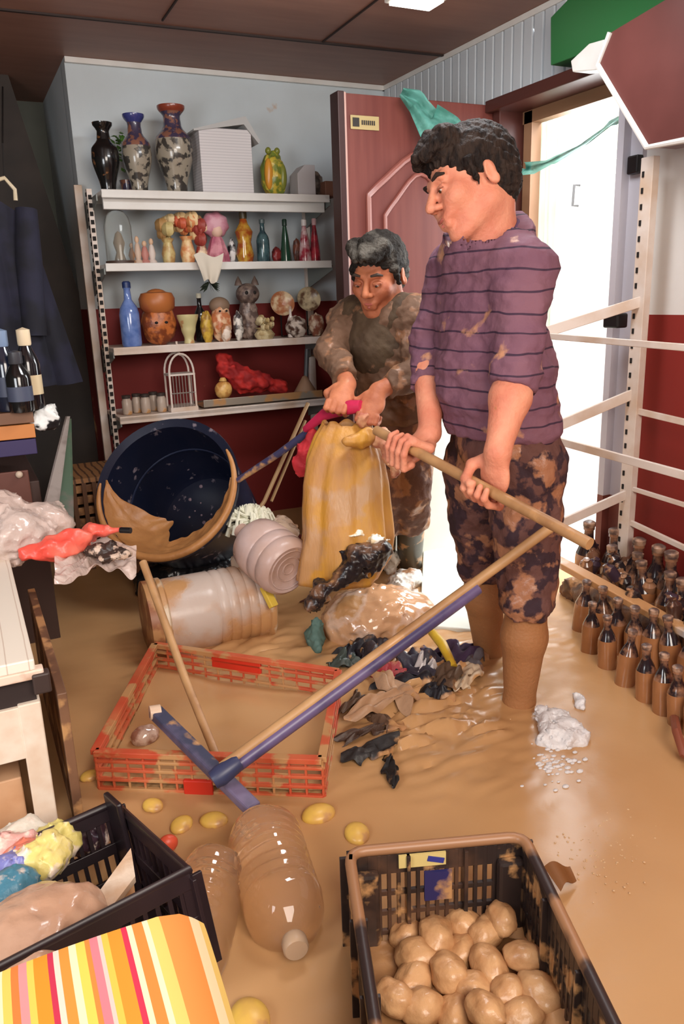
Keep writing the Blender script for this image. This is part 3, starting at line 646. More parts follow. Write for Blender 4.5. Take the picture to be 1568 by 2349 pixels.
# ------------------------------------------------------------------ people
def CV(x,y,z): return CR@_n((x,y,z))
def head(S, c, f, u, k=1.0):
    """adds skull, face and ears to S; f forward, u up. returns a local-to-world function"""
    f = _n(f); u = _n(np.array(u)-np.dot(u,f)*f); l = np.cross(u,f); Rm = np.array([f,l,u]); c = np.array(c)
    P = lambda a,b,e: c+(f*a+l*b+u*e)*k
    E = lambda p,r,kk=.02,sub=False: S.ell(P(*p),np.array(r)*k,Rm,kk*k,sub)
    Cp = lambda a,b,ra,rb=None,kk=.015,sub=False: S.cap(P(*a),P(*b),ra*k,(rb if rb is not None else ra)*k,kk*k,sub)
    E((-.014,0,.034),(.095,.076,.084)); E((.024,0,-.032),(.066,.058,.076),.03)
    for s_ in (-1,1):
        Cp((-.008,s_*.05,-.05),(.052,s_*.018,-.094),.02,.018,.02)
        Cp((.08,s_*.034,.026),(.087,s_*.012,.024),.010,.010,.014)
        E((.062,s_*.04,-.022),(.026,.024,.024),.02)
        Cp((.078,s_*.03,-.03),(.082,s_*.024,-.052),.012,.010,.015)
    Cp((.086,0,.02),(.110,0,-.022),.007,.011,.010)
    E((.112,0,-.028),(.012,.0115,.010),.006)
    for s_ in (-1,1): E((.100,s_*.013,-.031),(.010,.008,.008),.005)
    for s_ in (-1,1): E((.097,s_*.032,.004),(.016,.017,.011),.010,True)
    Cp((.088,-.015,-.058),(.088,.015,-.058),.0105,None,.008); Cp((.086,-.013,-.071),(.086,.013,-.071),.010,None,.008)
    Cp((.102,-.019,-.0645),(.102,.019,-.0645),.0028,None,.003,True)
    E((.066,0,-.098),(.021,.022,.017),.018)
    for s_ in (-1,1):
        E((.0815,s_*.032,-.001),(.0125,.0145,.0115),.004); Cp((.0885,s_*.044,.004),(.0915,s_*.022,.003),.0042,None,.004)
        q = _n(f*.94+l*s_*.34); Re = np.array([q,np.cross(u,q),u]); S.ell(P(-.012,s_*.077,-.004),np.array((.017,.0075,.028))*k,Re,.008); S.ell(P(-.018,s_*.079,-.022),np.array((.010,.008,.012))*k,Re,.006)
        S.ell(P(-.006,s_*.086,-.002),np.array((.010,.006,.017))*k,Re,.005,True)
    return P, Rm, k
def facebits(root, hd, browc, irisc=(60,40,26)):
    P,Rm,k = hd
    rot = Matrix(Rm.T.tolist())
    for s_ in (-1,1):
        m = MB().ell(P(.0850,s_*.032,-.003),(.0092*k,.0112*k,.0050*k),rot,16,12); e = m.build('eye',M('eye_white',(216,206,196),.2),root)
        MB().ell(P(.0925,s_*.031,-.005),(.0030*k,.0050*k,.0038*k),rot,12,8).build('iris',M('iris_brown',irisc,.15),e)
        MB().tube([P(.0885,s_*.045,-.001),P(.0960,s_*.033,.0005),P(.0945,s_*.021,-.003)],[.0012*k,.0019*k,.0012*k],8).build('eyelid',M('lid_dark_skin',(150,86,66),.5),root)
        MB().tube([P(.080,s_*.052,.024),P(.0905,s_*.038,.030),P(.0945,s_*.017,.026)],[.0025*k,.0052*k,.0035*k],8).build('eyebrow',M('brow_%d'%browc[0],browc,.8),root)
    MB().tube([P(.088,-.022,-.0645),P(.0965,-.01,-.059),P(.0975,0,-.0605),P(.0965,.01,-.059),P(.088,.022,-.0645)],[.0015*k,.0042*k,.0045*k,.0042*k,.0015*k],8).build('lips',M('lip_rose',(176,96,84),.45),root)
    MB().tube([P(.087,-.018,-.067),P(.0955,0,-.0705),P(.087,.018,-.067)],[.0015*k,.0048*k,.0015*k],8).build('lips',M('lip_rose',(176,96,84),.45),root)
def hair(root, hd, m, fringe=.02, vol=1.0, seed=0, vox=.0035, side=None):
    P,Rm,k = hd; S = SDF(); E = lambda p,r,kk=.01,sub=False: S.ell(P(*p),np.array(r)*k,Rm,kk*k,sub)
    E((-.020,0,.046),(.104*vol,.086*vol,.088*vol)); E((-.05,0,.0),(.066,.079,.078),.02)
    S.cap(P(.05,.045,.10),P(.098,.03,.078),.03*k,.014*k,.02); S.cap(P(.05,-.045,.10),P(.092,-.03,.08),.03*k,.014*k,.02); S.cap(P(.06,0,.11),P(.105,.0,.085),.028*k,.014*k,.02)
    for s_ in (-1,1): S.cap(P(.03,s_*.074,.03),P(.02,s_*.074,-.018),.011*k,.006*k,.01)
    E((.10,0,-.035),(.074,.12,.092-fringe*.2),.012,True)
    for s_ in (-1,1): E((-.002,s_*.088,-.022),(.020,.02,.030),.006,True)
    u = Rm[2]; S.plane(P(-.03,0,-.075),-u+Rm[0]*.3,.16*k)
    c = np.array(P(0,0,0))
    def dsp(Q):
        q = (Q-c)@Rm.T; a = np.arctan2(q[:,1],q[:,2]+.02)
        st = np.sin(a*26+3*np.sin(q[:,0]*30+seed)+q[:,0]*50)*.0016+vnoise(q,190,seed)*.0022+vnoise(q,90,seed+2)*.0018
        return st
    return S.build('hair',m,root,vox*1.0,dsp,1)
def hand(S, root, polept, s, a, ra, side, closed=1.0, k=1.0, wr=None):
    """right-angled grip: s runs along the held rod, a points wrist -> knuckles; fingers wrap the rod at polept"""
    s = _n(s); a = _n(np.array(a)-np.dot(a,s)*s); n_ = np.cross(a,s)*side; pp = np.array(polept)
    pc = pp-a*.018*k-n_*(ra+.017)*k
    Rm = np.array([a,s,n_]); wrist = pc-a*.058*k
    S.ell(pc,np.array((.05,.041,.017))*k,Rm,.012)
    S.cap(wrist,pc-a*.02*k,.024*k,.022*k,.02)
    g = ra
    for i,(o,L) in enumerate(((-.031,.92),(-.0105,1.0),(.0105,.97),(.030,.82))):
        K = pc+a*.042*k+s*o*k; r = (.0092-.0006*(i==3))*k
        p1 = K+(a*.024+n_*.010)*k*L; p2 = pp+a*(g+.010)*k+n_*.006*k+s*o*k; p2 = p1+(p2-p1)*.9+n_*.008*k
        p3 = pp+a*.006*k+n_*(g+.012)*k+s*o*1.02*k; p4 = pp-a*(g*.8)*k+n_*(g+.006)*k+s*o*1.02*k
        for q0,q1,r0,r1 in ((K,p1,r*1.12,r),(p1,p2,r,r*.96),(p2,p3,r*.96,r*.9),(p3,p4,r*.9,r*.78)): S.cap(q0,q1,r0,r1,.004)
    T0 = pc-a*.030*k-s*.030*k; T1 = T0+(a*.018-s*.024+n_*.018)*k; T2 = pp-s*.036*k+n_*(g+.004)*k-a*.012*k; T3 = pp-s*.014*k+n_*(g+.014)*k-a*.012*k
    for q0,q1,r0,r1 in ((T0,T1,.0150,.0125),(T1,T2,.0125,.0105),(T2,T3,.0105,.0085)): S.cap(q0,q1,r0*k,r1*k,.007)
    return wrist

A3 = lambda v: np.array(v)
# pole held by the taller man
pr0 = A3(D(928,1022,2.04)); pr1 = A3(D(1108,1118,1.84)); pdv = pr1-pr0
pole_a = pr0-pdv*.42; pole_b = pr1+pdv*1.08
# taller man
f0 = gz(1190,1600,0)
man = thing('person','taller man with dark hair in a muddy purple striped sweater holding a long wooden pole','person',(f0.x,f0.y,-.25))
LS, RS = A3(D(1203,618,1.87)), A3(D(1040,618,2.15))
l = _n(LS-RS); up = A3((0,0,1)); fw = np.cross(l,up)
NK = A3(D(1118,560,1.99)); MS = (LS+RS)/2
BL = A3(D(1140,850,2.06)); PV = A3(D(1152,1010,2.12))
LE, LWr = A3(D(1182,860,1.85)), A3(D(1125,1050,1.79))
RE, RWr = A3(D(985,790,2.20)), A3(D(950,965,2.08))
LH, LK, LF = A3(D(1205,1075,2.08)), A3(D(1208,1375,2.15)), A3(gz(1190,1610,0))
RH, RK, RF = A3(D(1100,1070,2.22)), A3(D(1104,1290,2.38)), A3(gz(1120,1500,0))
Rt = np.array([l,fw,up])
S = SDF()
hc = A3(D(1080,424,1.93)); hd = head(S,hc,CV(-.92,-.34,.22),CV(-.26,.95,.05),1.1)
S.cap(hd[0](-.03,0,-.05),NK+up*.0,.062,.07,.03); S.cap(NK,MS-up*.02,.075,.08,.03)
S.cap(LS,RS,.06,None,.03); S.ell(MS-up*.16,(.15,.09,.2),Rt,.03); S.ell(BL,(.14,.11,.2),Rt,.03); S.ell(PV,(.13,.09,.13),Rt,.03)
wl = hand(S,man,pr1,pdv,LWr*0+(pr1-LWr),.016,1,k=1.08); wr_ = hand(S,man,pr0,-pdv,(pr0-RWr),.016,-1,k=1.05)
S.cap(LS,LE,.05,.042,.02); S.cap(LE,LE+(wl-LE)*.3,.042,.047,.02); S.cap(LE+(wl-LE)*.3,wl,.047,.029,.02)
S.cap(RS,RE,.05,.042,.02); S.cap(RE,RE+(wr_-RE)*.3,.042,.046,.02); S.cap(RE+(wr_-RE)*.3,wr_,.046,.028,.02)
for H,K_,Ft in ((LH,LK,LF),(RH,RK,RF)):
    S.cap(H,K_,.08,.055,.03); cf = K_+(Ft-K_)*.35; S.cap(K_,cf,.056,.062,.02); S.cap(cf,Ft,.062,.043,.02); S.cap(Ft,Ft+(Ft-K_)*.5-up*.05,.043,.04,.02)
    ft = Ft+(Ft-K_)*.5-up*.1; S.cap(ft,ft+fw*.14,.04,.03,.02)
def legmud(m):      # mud coat below the knees and up the hands is dirt on the skin itself
    nt = m.node_tree; b = nt.nodes['Principled BSDF']; src = b.inputs['Base Color'].links[0].from_socket
    tc = nt.nodes.new('ShaderNodeTexCoord'); sp = nt.nodes.new('ShaderNodeSeparateXYZ'); nt.links.new(tc.outputs['Object'],sp.inputs[0])
    r = nt.nodes.new('ShaderNodeMapRange'); r.inputs[1].default_value = .78; r.inputs[2].default_value = .70; nt.links.new(sp.outputs[2],r.inputs[0])
    x = nt.nodes.new('ShaderNodeMix'); x.data_type = 'RGBA'; nt.links.new(r.outputs[0],x.inputs[0]); nt.links.new(src,x.inputs[6]); x.inputs[7].default_value = lin((158,108,68)); nt.links.new(x.outputs[2],b.inputs['Base Color'])
legmud(skin)
S.build('body',skin,man,.0035,None,2)
facebits(man,hd,(46,32,26))
hair(man,hd,M('dark_brown_hair',(30,23,21),.7,c2=(52,40,34),scale=60,stretch=(1,1,.35),bump=.8,bscale=130,spec=.2),seed=1)
shirtM = M('purple_striped_knit',(112,74,92),.8,c2=(124,84,98),scale=10,soft=.2,stripes=(2,.047,.10,(58,36,56),.03),bump=.25,bscale=70,mud=.655,mscale=11,mudc=(186,134,104))
S = SDF(); nd0 = _n(hd[0](-.03,0,-.05)-NK)
S.cap(LS,RS,.068,None,.04); S.cap(MS+up*.01-fw*.01,NK-up*.01,.11,.088,.06); S.cap(LS*.72+RS*.28+up*.018,NK+nd0*.03,.078,.085,.07); S.cap(LS*.3+RS*.7+up*.018,NK+nd0*.03,.075,.085,.07)
S.ell(MS-up*.15,(.185,.118,.21),Rt,.03); S.ell(BL-up*.02+fw*.012,(.178,.148,.19),Rt,.04); S.ell(PV+up*.05,(.175,.135,.13),Rt,.04)
S.cap(LS-up*.012,LE,.068,.058,.04); S.cap(LE,LE+(wl-LE)*.22,.058,.054,.02)
S.cap(RS,RE,.07,.056,.03); S.cap(RE,RE+(wr_-RE)*.5,.056,.05,.02)
S.plane(PV-up*.0+up*.01,-up+fw*.12,.32)
S.plane(LE+(wl-LE)*.2,wl-LE,.08); S.plane(RE+(wr_-RE)*.48,wr_-RE,.075)
nd = _n(hd[0](-.03,0,-.05)-NK); S.cap(NK+nd*.0+fw*.018,NK+nd*.2+fw*.03,.072,.082,.006,True); S.plane(NK+nd*.040-fw*.02,nd+fw*.45,.13)
def folds(am,seed,zs=1.0):
    def f(P):
        Q = P*np.array((1,1,zs)); return am*vnoise(Q,22,seed)+am*.55*vnoise(Q,55,seed+4)+am*.3*vnoise(Q,120,seed+9)
    return f
S.build('sweater',shirtM,man,.005,folds(.0065,1,1.6),4)
# neckline rib and chest pocket
ring = []; 
a1,a2,_ = frame(nd)
for i in range(25): t = 2*math.pi*i/24; tv = (a1*math.cos(t)+a2*math.sin(t)); sl_ = -.45*float(np.dot(tv,fw))*.078; ring.append(Vector(NK+nd*.022+fw*.008)+(a1*math.cos(t)+a2*math.sin(t))*.078+Vector(nd*sl_))
MB().tube(ring,.007,8,False).build('neckline',M('purple_rib',(84,54,84),.8),man)
pantM = M('camouflage_trousers',(96,62,56),.85,c2=(52,32,40),scale=22,pos=.5,soft=.03,bump=.4,bscale=60,mud=.56,mscale=16,mudc=(158,108,80))
S = SDF(); S.ell(PV+up*.0,(.168,.128,.12),Rt,.03)
for H,K_,Ft,w in ((LH,LK,LF,1),(RH,RK,RF,0)):
    S.cap(H,K_,.105,.074,.03); e = K_+(Ft-K_)*(.10 if w else .12); S.cap(K_,e,.074,.07,.01); S.plane(e,Ft-K_,.11)
    for q in (0,.05): S.cap(K_+(Ft-K_)*q+l*.05,K_+(Ft-K_)*(q+.03)-l*.05,.03,None,.02)
S.plane(PV+up*.075,up,.24)
S.build('trousers',pantM,man,.005,folds(.008,5,.8),2)
tag(MB().tube([pole_a,pr0,pr1,pole_b],.0135,14).build('wooden_pole',wood),'long bare wooden pole held slanting in both hands by the taller man','pole')

# older man
of = gz(935,1290,0)
old = thing('person','older grey-haired man in a muddy brown jacket bending over a wet sack','person',(of.x,of.y,-.25))
LS, RS = A3(D(948,722,2.66)), A3(D(800,728,2.82))
l = _n(LS-RS); fw = np.cross(l,up); MS = (LS+RS)/2; NK = A3(D(885,700,2.76)); PV = A3(D(905,955,2.90)); BL = A3(D(893,850,2.84))
ax_ = _n(MS-PV); Rt = np.array([l,np.cross(l,ax_),ax_])
LE, RE = A3(D(965,850,2.64)), A3(D(762,810,2.74))
LWp, RWp = A3(D(850,950,2.56)), A3(D(778,930,2.58))
sackdir = _n(LWp-RWp)
S = SDF(); hc2 = A3(D(868,632,2.66)); hd2 = head(S,hc2,CV(-.42,-.52,.72),CV(-.12,.85,.5),1.08)
S.cap(hd2[0](-.03,0,-.05),NK,.056,.06,.03); S.cap(NK,MS,.07,.075,.03); S.cap(LS,RS,.055,None,.03); S.ell((MS+PV)/2,(.14,.09,.22),Rt,.03); S.ell(PV,(.13,.09,.12),Rt,.03)
wl = hand(S,old,LWp,sackdir,(LWp-LE),.012,-1,k=1.0); wr2 = hand(S,old,RWp,sackdir,(RWp-RE),.012,-1,k=1.0)
for SH,E_,W_ in ((LS,LE,wl),(RS,RE,wr2)): S.cap(SH,E_,.045,.04,.02); S.cap(E_,W_,.042,.027,.02)
LH, LK, LF = A3(D(945,990,2.90)), A3(D(945,1130,2.97)), A3(gz(938,1300,0))
RH, RK, RF = A3(D(882,990,2.94)), A3(D(875,1130,2.95)), A3(gz(878,1300,0))
for H,K_,Ft in ((LH,LK,LF),(RH,RK,RF)): S.cap(H,K_,.075,.055,.03); S.cap(K_,Ft,.055,.045,.02); S.cap(Ft,Ft-up*.2,.045,.04,.02)
S.build('body',skin2,old,.0042,None,2)
facebits(old,hd2,(70,58,50))
hairM2 = M('greying_hair',(40,35,31),.75,c2=(98,92,84),scale=14,pos=.58,soft=.08,bump=.8,bscale=150,spec=.2)
hair(old,hd2,hairM2,seed=6,vol=.98)
jackM = M('muddy_brown_jacket',(96,70,52),.8,c2=(118,88,68),scale=9,soft=.2,bump=.3,bscale=60,mud=.60,mscale=15,mudc=(150,108,80))
vestM = M('olive_brown_vest',(84,66,46),.8,c2=(70,52,38),scale=12,soft=.2,bump=.3,bscale=60,mud=.66,mscale=14,mudc=(140,100,72))
S = SDF(); S.cap(LS,RS,.07,None,.03); S.ell(MS*.7+PV*.3,(.165,.115,.17),Rt,.03); S.ell(BL,(.165,.13,.17),Rt,.03); S.ell(PV+ax_*.05,(.16,.12,.12),Rt,.03)
for SH,E_,W_ in ((LS,LE,wl),(RS,RE,wr2)): S.cap(SH,E_,.066,.054,.02); e = E_+(W_-E_)*.84; S.cap(E_,e,.054,.043,.02); S.plane(e-(W_-E_)*.02,W_-E_,.07)
S.plane(PV+ax_*.0,-ax_,.3); S.cap(NK,NK+_n(hd2[0](-.03,0,-.05)-NK)*.15,.062,None,.005,True)
S.build('jacket',jackM,old,.005,folds(.009,3,1.1),2)
S = SDF(); S.cap(LS-l*.035,RS+l*.035,.076,None,.03); S.ell(MS*.72+PV*.28,(.158,.126,.16),Rt,.03); S.plane(MS*.6+PV*.4,-ax_+np.cross(l,ax_)*-.2,.25)
S.cap(NK,NK+_n(hd2[0](-.03,0,-.05)-NK)*.15,.066,None,.005,True)
S.build('vest',vestM,old,.005,folds(.006,8,1.0),2)
S = SDF(); S.ell(PV-ax_*.01,(.15,.112,.12),Rt,.03)
for H,K_,Ft in ((LH,LK,LF),(RH,RK,RF)): S.cap(H,K_,.095,.07,.03); e = K_+(Ft-K_)*.38; S.cap(K_,e,.07,.075,.02); S.plane(e,Ft-K_,.12)
S.plane(PV+ax_*.05,ax_,.2)
S.build('trousers',M('muddy_grey_brown_trousers',(116,86,74),.85,c2=(92,66,58),scale=10,soft=.2,bump=.35,bscale=50,mud=.55,mscale=12,mudc=(156,112,80)),old,.0055,folds(.008,11,.8),2)
for H,K_,Ft in ((LH,LK,LF),(RH,RK,RF)):
    S = SDF(); e = K_+(Ft-K_)*.3; S.cap(e,Ft,.058,.052,.02); S.cap(Ft,Ft-up*.12,.052,.055,.02); S.plane(e,-(Ft-K_),.08)
    S.cap(Ft-up*.12,Ft-up*.14+fw*.13,.05,.042,.02)
    S.build('rubber_boot',M('dark_olive_rubber',(74,66,54),.4,mud=.58,mscale=14),old,.006,None,2)

# ------------------------------------------------------------------ tub, drum, jugs, sack
def lab(o,label,cat,group=None): return tag(o,label,cat,group)
tc_ = D(380,1120,2.95); axb = Vector(CV(.20,-.30,-.93))   # axis from the opening to the bottom
axb.normalize(); rim = .268
tub = thing('plastic_tub','big round dark blue tub tipped on its side with mud inside','tub',tuple(tc_+axb*.2))
u_,v_,w_ = frame(axb)
prof = [(rim+.018,.0),(rim+.02,.012),(rim+.004,.016),(rim-.01,.2),(rim-.04,.44),(rim-.06,.46),(0,.46),(0,.445),(rim-.07,.44),(rim-.055,.42),(rim-.025,.2),(rim-.012,.01),(rim+.018,.0)]
MB().lathe(prof,tc_,axb,56).build('shell',M('navy_plastic',(18,24,44),.3,c2=(28,30,48),scale=7,soft=.2,mud=.66,mscale=22,mudc=(120,110,120)),tub)
# mud on inner wall: sector with a ragged edge; screen-down-left side is the caked one
e1_ = Vector(CV(1,0,0)); e1_ = (e1_-w_*e1_.dot(w_)).normalized(); e2_ = Vector(CV(0,1,0)); e2_ = (e2_-w_*e2_.dot(w_)-e1_*e2_.dot(e1_)).normalized()
def inner(h): return np.interp(h,[0,.2,.44],[rim-.014,rim-.028,rim-.062])
TH = [168,176,190,210,229,240,252,262,268,280,297,315,335,352,366]; TT = [.0,.08,.34,.55,.66,.60,.46,.34,.28,.31,.35,.32,.22,.12,.0]
def mudg(u,v):
    th = TH[0]+(TH[-1]-TH[0])*u; t = float(np.interp(th,TH,TT))+.02*math.sin(u*60)*(1 if .05 < u < .95 else 0); a = R_(th)
    h = .006+.30*max(t,0)*v**.8; r = inner(h)+.002-max(t,0)*.9*rim*v*1.0*(.75+.25*v)+.006*noise.noise(Vector((u*20,v*6,1)))
    return tc_+(e1_*math.cos(a)+e2_*math.sin(a))*r+w_*h
MB().grid(mudg,110,16,.004).build('caked_mud',M('caked_mud',(186,132,80),.42,c2=(160,108,62),scale=12,soft=.2,bump=.3),tub)
ringp = []
for i in range(61):
    a = R_(172+(390-172)*i/60); ringp.append(tc_+(e1_*math.cos(a)+e2_*math.sin(a))*(rim+.004)-w_*.004)
MB().tube(ringp,[.004+.012*math.sin(math.pi*i/60)**.5 for i in range(61)],10).build('muddy_rim',M('caked_mud',(186,132,80)),tub)
ringp = [tc_+(u_*math.cos(2*math.pi*i/56)+v_*math.sin(2*math.pi*i/56))*(inner(.2)-.001)+w_*.2 for i in range(57)]
MB().tube(ringp,.004,6,False).build('inner_ridge',M('navy_ridge',(34,40,62),.3),tub)
m = MB(); rr = random.Random(4)
for i in range(26):
    a = rr.uniform(0,6.28); r = rr.uniform(0,.19); q = tc_+(u_*math.cos(a)+v_*math.sin(a))*r+w_*.441; m.ell(q,rr.uniform(.003,.009),None,6,4)
m.build('mud_specks',M('speck_mauve',(140,120,130),.4),tub)
# dark tyre-like black sack under the tub
def blob(name,label,cat,parts_,mat_,vox=.008,am=.012,sc=30,seed=0,parent=None,fz=2,group=None):
    S = SDF()
    for c,r in parts_: S.ell(c,np.array(r),k=.04)
    def f(P): return am*vnoise(P,sc,seed)+am*.7*np.abs(vnoise(P,sc*2.1,seed+3))+am*.4*vnoise(P,sc*4,seed+5)
    o = S.build(name,mat_,parent,vox,f,fz)
    return tag(o,label,cat,group) if label else o
blackbag = M('black_bag_plastic',(24,22,24),.22,c2=(60,46,38),scale=14,pos=.62,soft=.05,bump=.5,bscale=30,mud=.66,mscale=10)
g1 = gz(420,1340,0); 
blob('black_bag','crumpled black plastic bag lying under the tipped dark blue tub','bag',[(gz(400,1330,.05),(.17,.12,.09)),(gz(480,1320,.06),(.15,.11,.10)),(gz(540,1300,.06),(.1,.1,.08))],blackbag,seed=2)
# cylindrical drum
dA = D(366,1420,2.66); dB = D(602,1335,2.78); dB.z = dA.z+.005; ax = dB-dA; L = ax.length; r0 = .134
dr_ = thing('plastic_drum','muddy translucent plastic drum lying on its side below the tub','drum',((dA.x+dB.x)/2,(dA.y+dB.y)/2,dA.z-r0))
drumM = M('cloudy_drum_plastic',(206,188,176),.25,c2=(196,150,112),scale=5,pos=.5,soft=.08,trans=.15,mud=.57,mscale=6,bump=.1)
P = [(0,-.0),(r0*.82,0),(r0*.98,.012),(r0,.03)]; n = 9
for i in range(n):
    h = .05+(L-.1)*i/(n-1)
    if i >= 4: P += [(r0,h-.007),(r0*.965,h),(r0,h+.007)]
    else: P.append((r0,h))
P += [(r0,L-.02),(r0*.96,L),(r0*.8,L+.012),(0,L+.012)]
MB().lathe(P,dA,ax,40).build('drum_body',drumM,dr_)
u2,v2,w2 = frame(ax)
for h in (.0,L-.012):
    MB().lathe([(r0*1.0,h-.006),(r0*1.05,h),(r0*1.05,h+.014),(r0,h+.02)],dA,ax,40).build('hoop',M('pale_hoop',(206,186,160),.4,mud=.55),dr_)
MB().lathe([(r0*.9,-.05),(r0*1.03,-.045),(r0*1.03,-.008),(r0*.9,-.006)],dA,ax,40).build('lid_rim',M('brown_lid',(150,96,64),.4,mud=.55),dr_)
MB().bar(D(605,1345,2.64),D(628,1392,2.63),.03,.02).build('yellow_strap',M('yellow_strap',(214,182,70),.4),dr_,smooth=False,bevel=.003)
# round jug, base facing the viewer
jc = D(664,1308,2.58); jax = Vector(CV(-.62,.42,-.66)).normalized()
jg = thing('cloudy_jug','cloudy pinkish plastic jug lying with its round base towards the camera beside the drum','jug',tuple(jc+jax*.1))
jm = M('cloudy_pink_plastic',(216,192,188),.25,c2=(196,160,140),scale=6,soft=.2,trans=.25,mud=.66,mscale=9,bump=.15)
MB().lathe([(0,.012),(.04,.008),(.07,.002),(.085,-.002),(.098,.008),(.104,.03),(.104,.05),(.099,.056),(.104,.062),(.104,.1),(.099,.106),(.104,.112),(.104,.16),(.095,.2),(.06,.24),(.03,.26),(.026,.28),(.028,.30),(0,.305)],jc,jax,40).build('jug_body',jm,jg)
for rr_,hh in ((.072,.0),(.045,.006),(.02,.009)):
    uu,vv,ww = frame(jax); MB().tube([jc+(uu*math.cos(t)+vv*math.sin(t))*rr_+ww*hh for t in [2*math.pi*i/30 for i in range(31)]],.0025,6,False).build('base_ring',jm,jg)
blob('clear_bag','crumpled clear muddy plastic bag between the white mop and the cloudy jug','bag',[(D(600,1250,2.72),(.09,.07,.06)),(D(640,1215,2.72),(.08,.06,.04)),(D(560,1290,2.78),(.05,.05,.05))],plasMud,am=.014,seed=4)
# white mop head with its handle
mc = D(575,1195,2.95); mp_ = thing('string_mop','white string mop head standing in the rubbish beside the tub','mop',tuple(mc))
m = MB(); rr = random.Random(8)
for i in range(120):
    a = rr.uniform(0,6.28); el = rr.uniform(-.6,1.4); d = Vector((math.cos(a)*math.cos(el),math.sin(a)*math.cos(el),math.sin(el)))
    p0 = mc+d*.025; p1 = mc+Vector((d.x*.09,d.y*.07,d.z*.06)); p2 = p1+Vector((d.x*.01,d.y*.01,-.03)); m.tube([p0,p1,p2],.007,6)
m.build('mop_strings',M('mop_white',(222,220,200),.8),mp_)
hA = D(606,1150,2.95); hB = D(706,925,3.05)
MB().tube([mc,hA,hB],.008,8).build('mop_handle',M('bamboo',(150,118,80),.5),mp_)
lab(MB().tube([D(622,1150,3.0),D(668,1040,3.05),D(700,965,3.1)],.006,8).build('thin_stick',M('bamboo',(150,118,80))),'thin bamboo stick leaning just right of the mop handle','stick')
# blue and pink pole behind the sack
bpole = thing('blue_pole','dark blue pole slanting up from the tub with a pink cloth wrapped round its top','pole',tuple(D(548,1100,2.9)))
MB().tube([D(545,1102,2.9),D(640,1040,2.82),D(715,985,2.72)],[.011,.013,.014],12).build('pole_shaft',M('blue_grey_shaft',(62,60,92),.35,mud=.6),bpole)
MB().tube([D(700,985,2.70),D(745,950,2.62),D(790,935,2.56),D(828,932,2.53)],[.012,.02,.026,.02],12).build('pink_cloth_wrap',M('magenta_cloth',(206,40,84),.6,c2=(160,24,60)),bpole)
blob('red_rag','bright red-pink rag hanging at the left edge of the mustard sack','cloth',[(D(703,1040,2.72),(.035,.03,.05)),(D(692,1070,2.74),(.03,.025,.04)),(D(715,1010,2.7),(.02,.02,.05))],M('red_rag_cloth',(206,52,60),.7,c2=(160,30,44)),vox=.006,am=.008,sc=50)
# mustard muddy sack held up by the older man
sk = MB(); rows = [(795,972,2.58,.075,.03),(792,1000,2.57,.095,.045),(790,1050,2.56,.118,.06),(790,1110,2.56,.132,.07),(792,1170,2.57,.138,.08),(796,1225,2.58,.142,.09),(790,1275,2.60,.150,.10),(770,1330,2.62,.13,.09)]
cl_ = Vector(CR[:,0]); 
lft = Vector((CR@np.array([1,0,0])).tolist()); dep_ = Vector((lft.y*-1,lft.x,0)).normalized()
nn = 96; k0 = 0
for i,(px,py,d,rx,ry) in enumerate([(rows[int(q)][0]*(1-q%1)+rows[min(int(q)+1,7)][0]*(q%1),)+tuple(rows[int(q)][j]*(1-q%1)+rows[min(int(q)+1,7)][j]*(q%1) for j in range(1,5)) for q in [7*t/44 for t in range(45)]]):
    c = D(px,py,d); t = i/44
    for j in range(nn):
        a = 2*math.pi*j/nn; fo = 1+.055*(.5+t*.8)*math.sin(a*7+1.5*math.sin(t*3))+.03*math.sin(a*13+t*4)+.03*noise.noise(Vector((math.cos(a)*3,math.sin(a)*3,t*4)))
        p = c+lft*math.cos(a)*rx*fo+dep_*math.sin(a)*ry*fo
        if i == 0: p.z += .012*math.sin(a*5)
        sk.v.append(p)
    if i:
        for j in range(nn): sk.f.append(((i-1)*nn+j,(i-1)*nn+(j+1)%nn,i*nn+(j+1)%nn,i*nn+j))
st = thing('sack','mustard brown wet sack held open by the older man','sack',tuple(gz(790,1330,0)))
so = sk.build('sack_cloth',M('mustard_sackcloth',(196,140,52),.5,c2=(176,124,74),scale=5,soft=.15,stretch=(3,3,.4),bump=.25,bscale=30,mud=.58,mscale=6),st)
md = so.modifiers.new('solid','SOLIDIFY'); md.thickness = .004
blob('sack_fold',None,None,[(D(815,1010,2.48),(.05,.02,.02)),(D(842,1000,2.5),(.03,.02,.03))],M('mustard_sackcloth',(190,134,60)),vox=.006,am=.006,parent=st)
blob('twisted_mouth',None,None,[(D(835,962,2.53),(.03,.025,.025)),(D(872,1005,2.52),(.03,.02,.035)),(D(892,1040,2.52),(.02,.02,.04)),(D(905,1075,2.52),(.018,.018,.03))],M('pinkish_sack_edge',(176,104,84),.6,c2=(206,150,110),scale=20),vox=.005,am=.008,sc=60,parent=st)

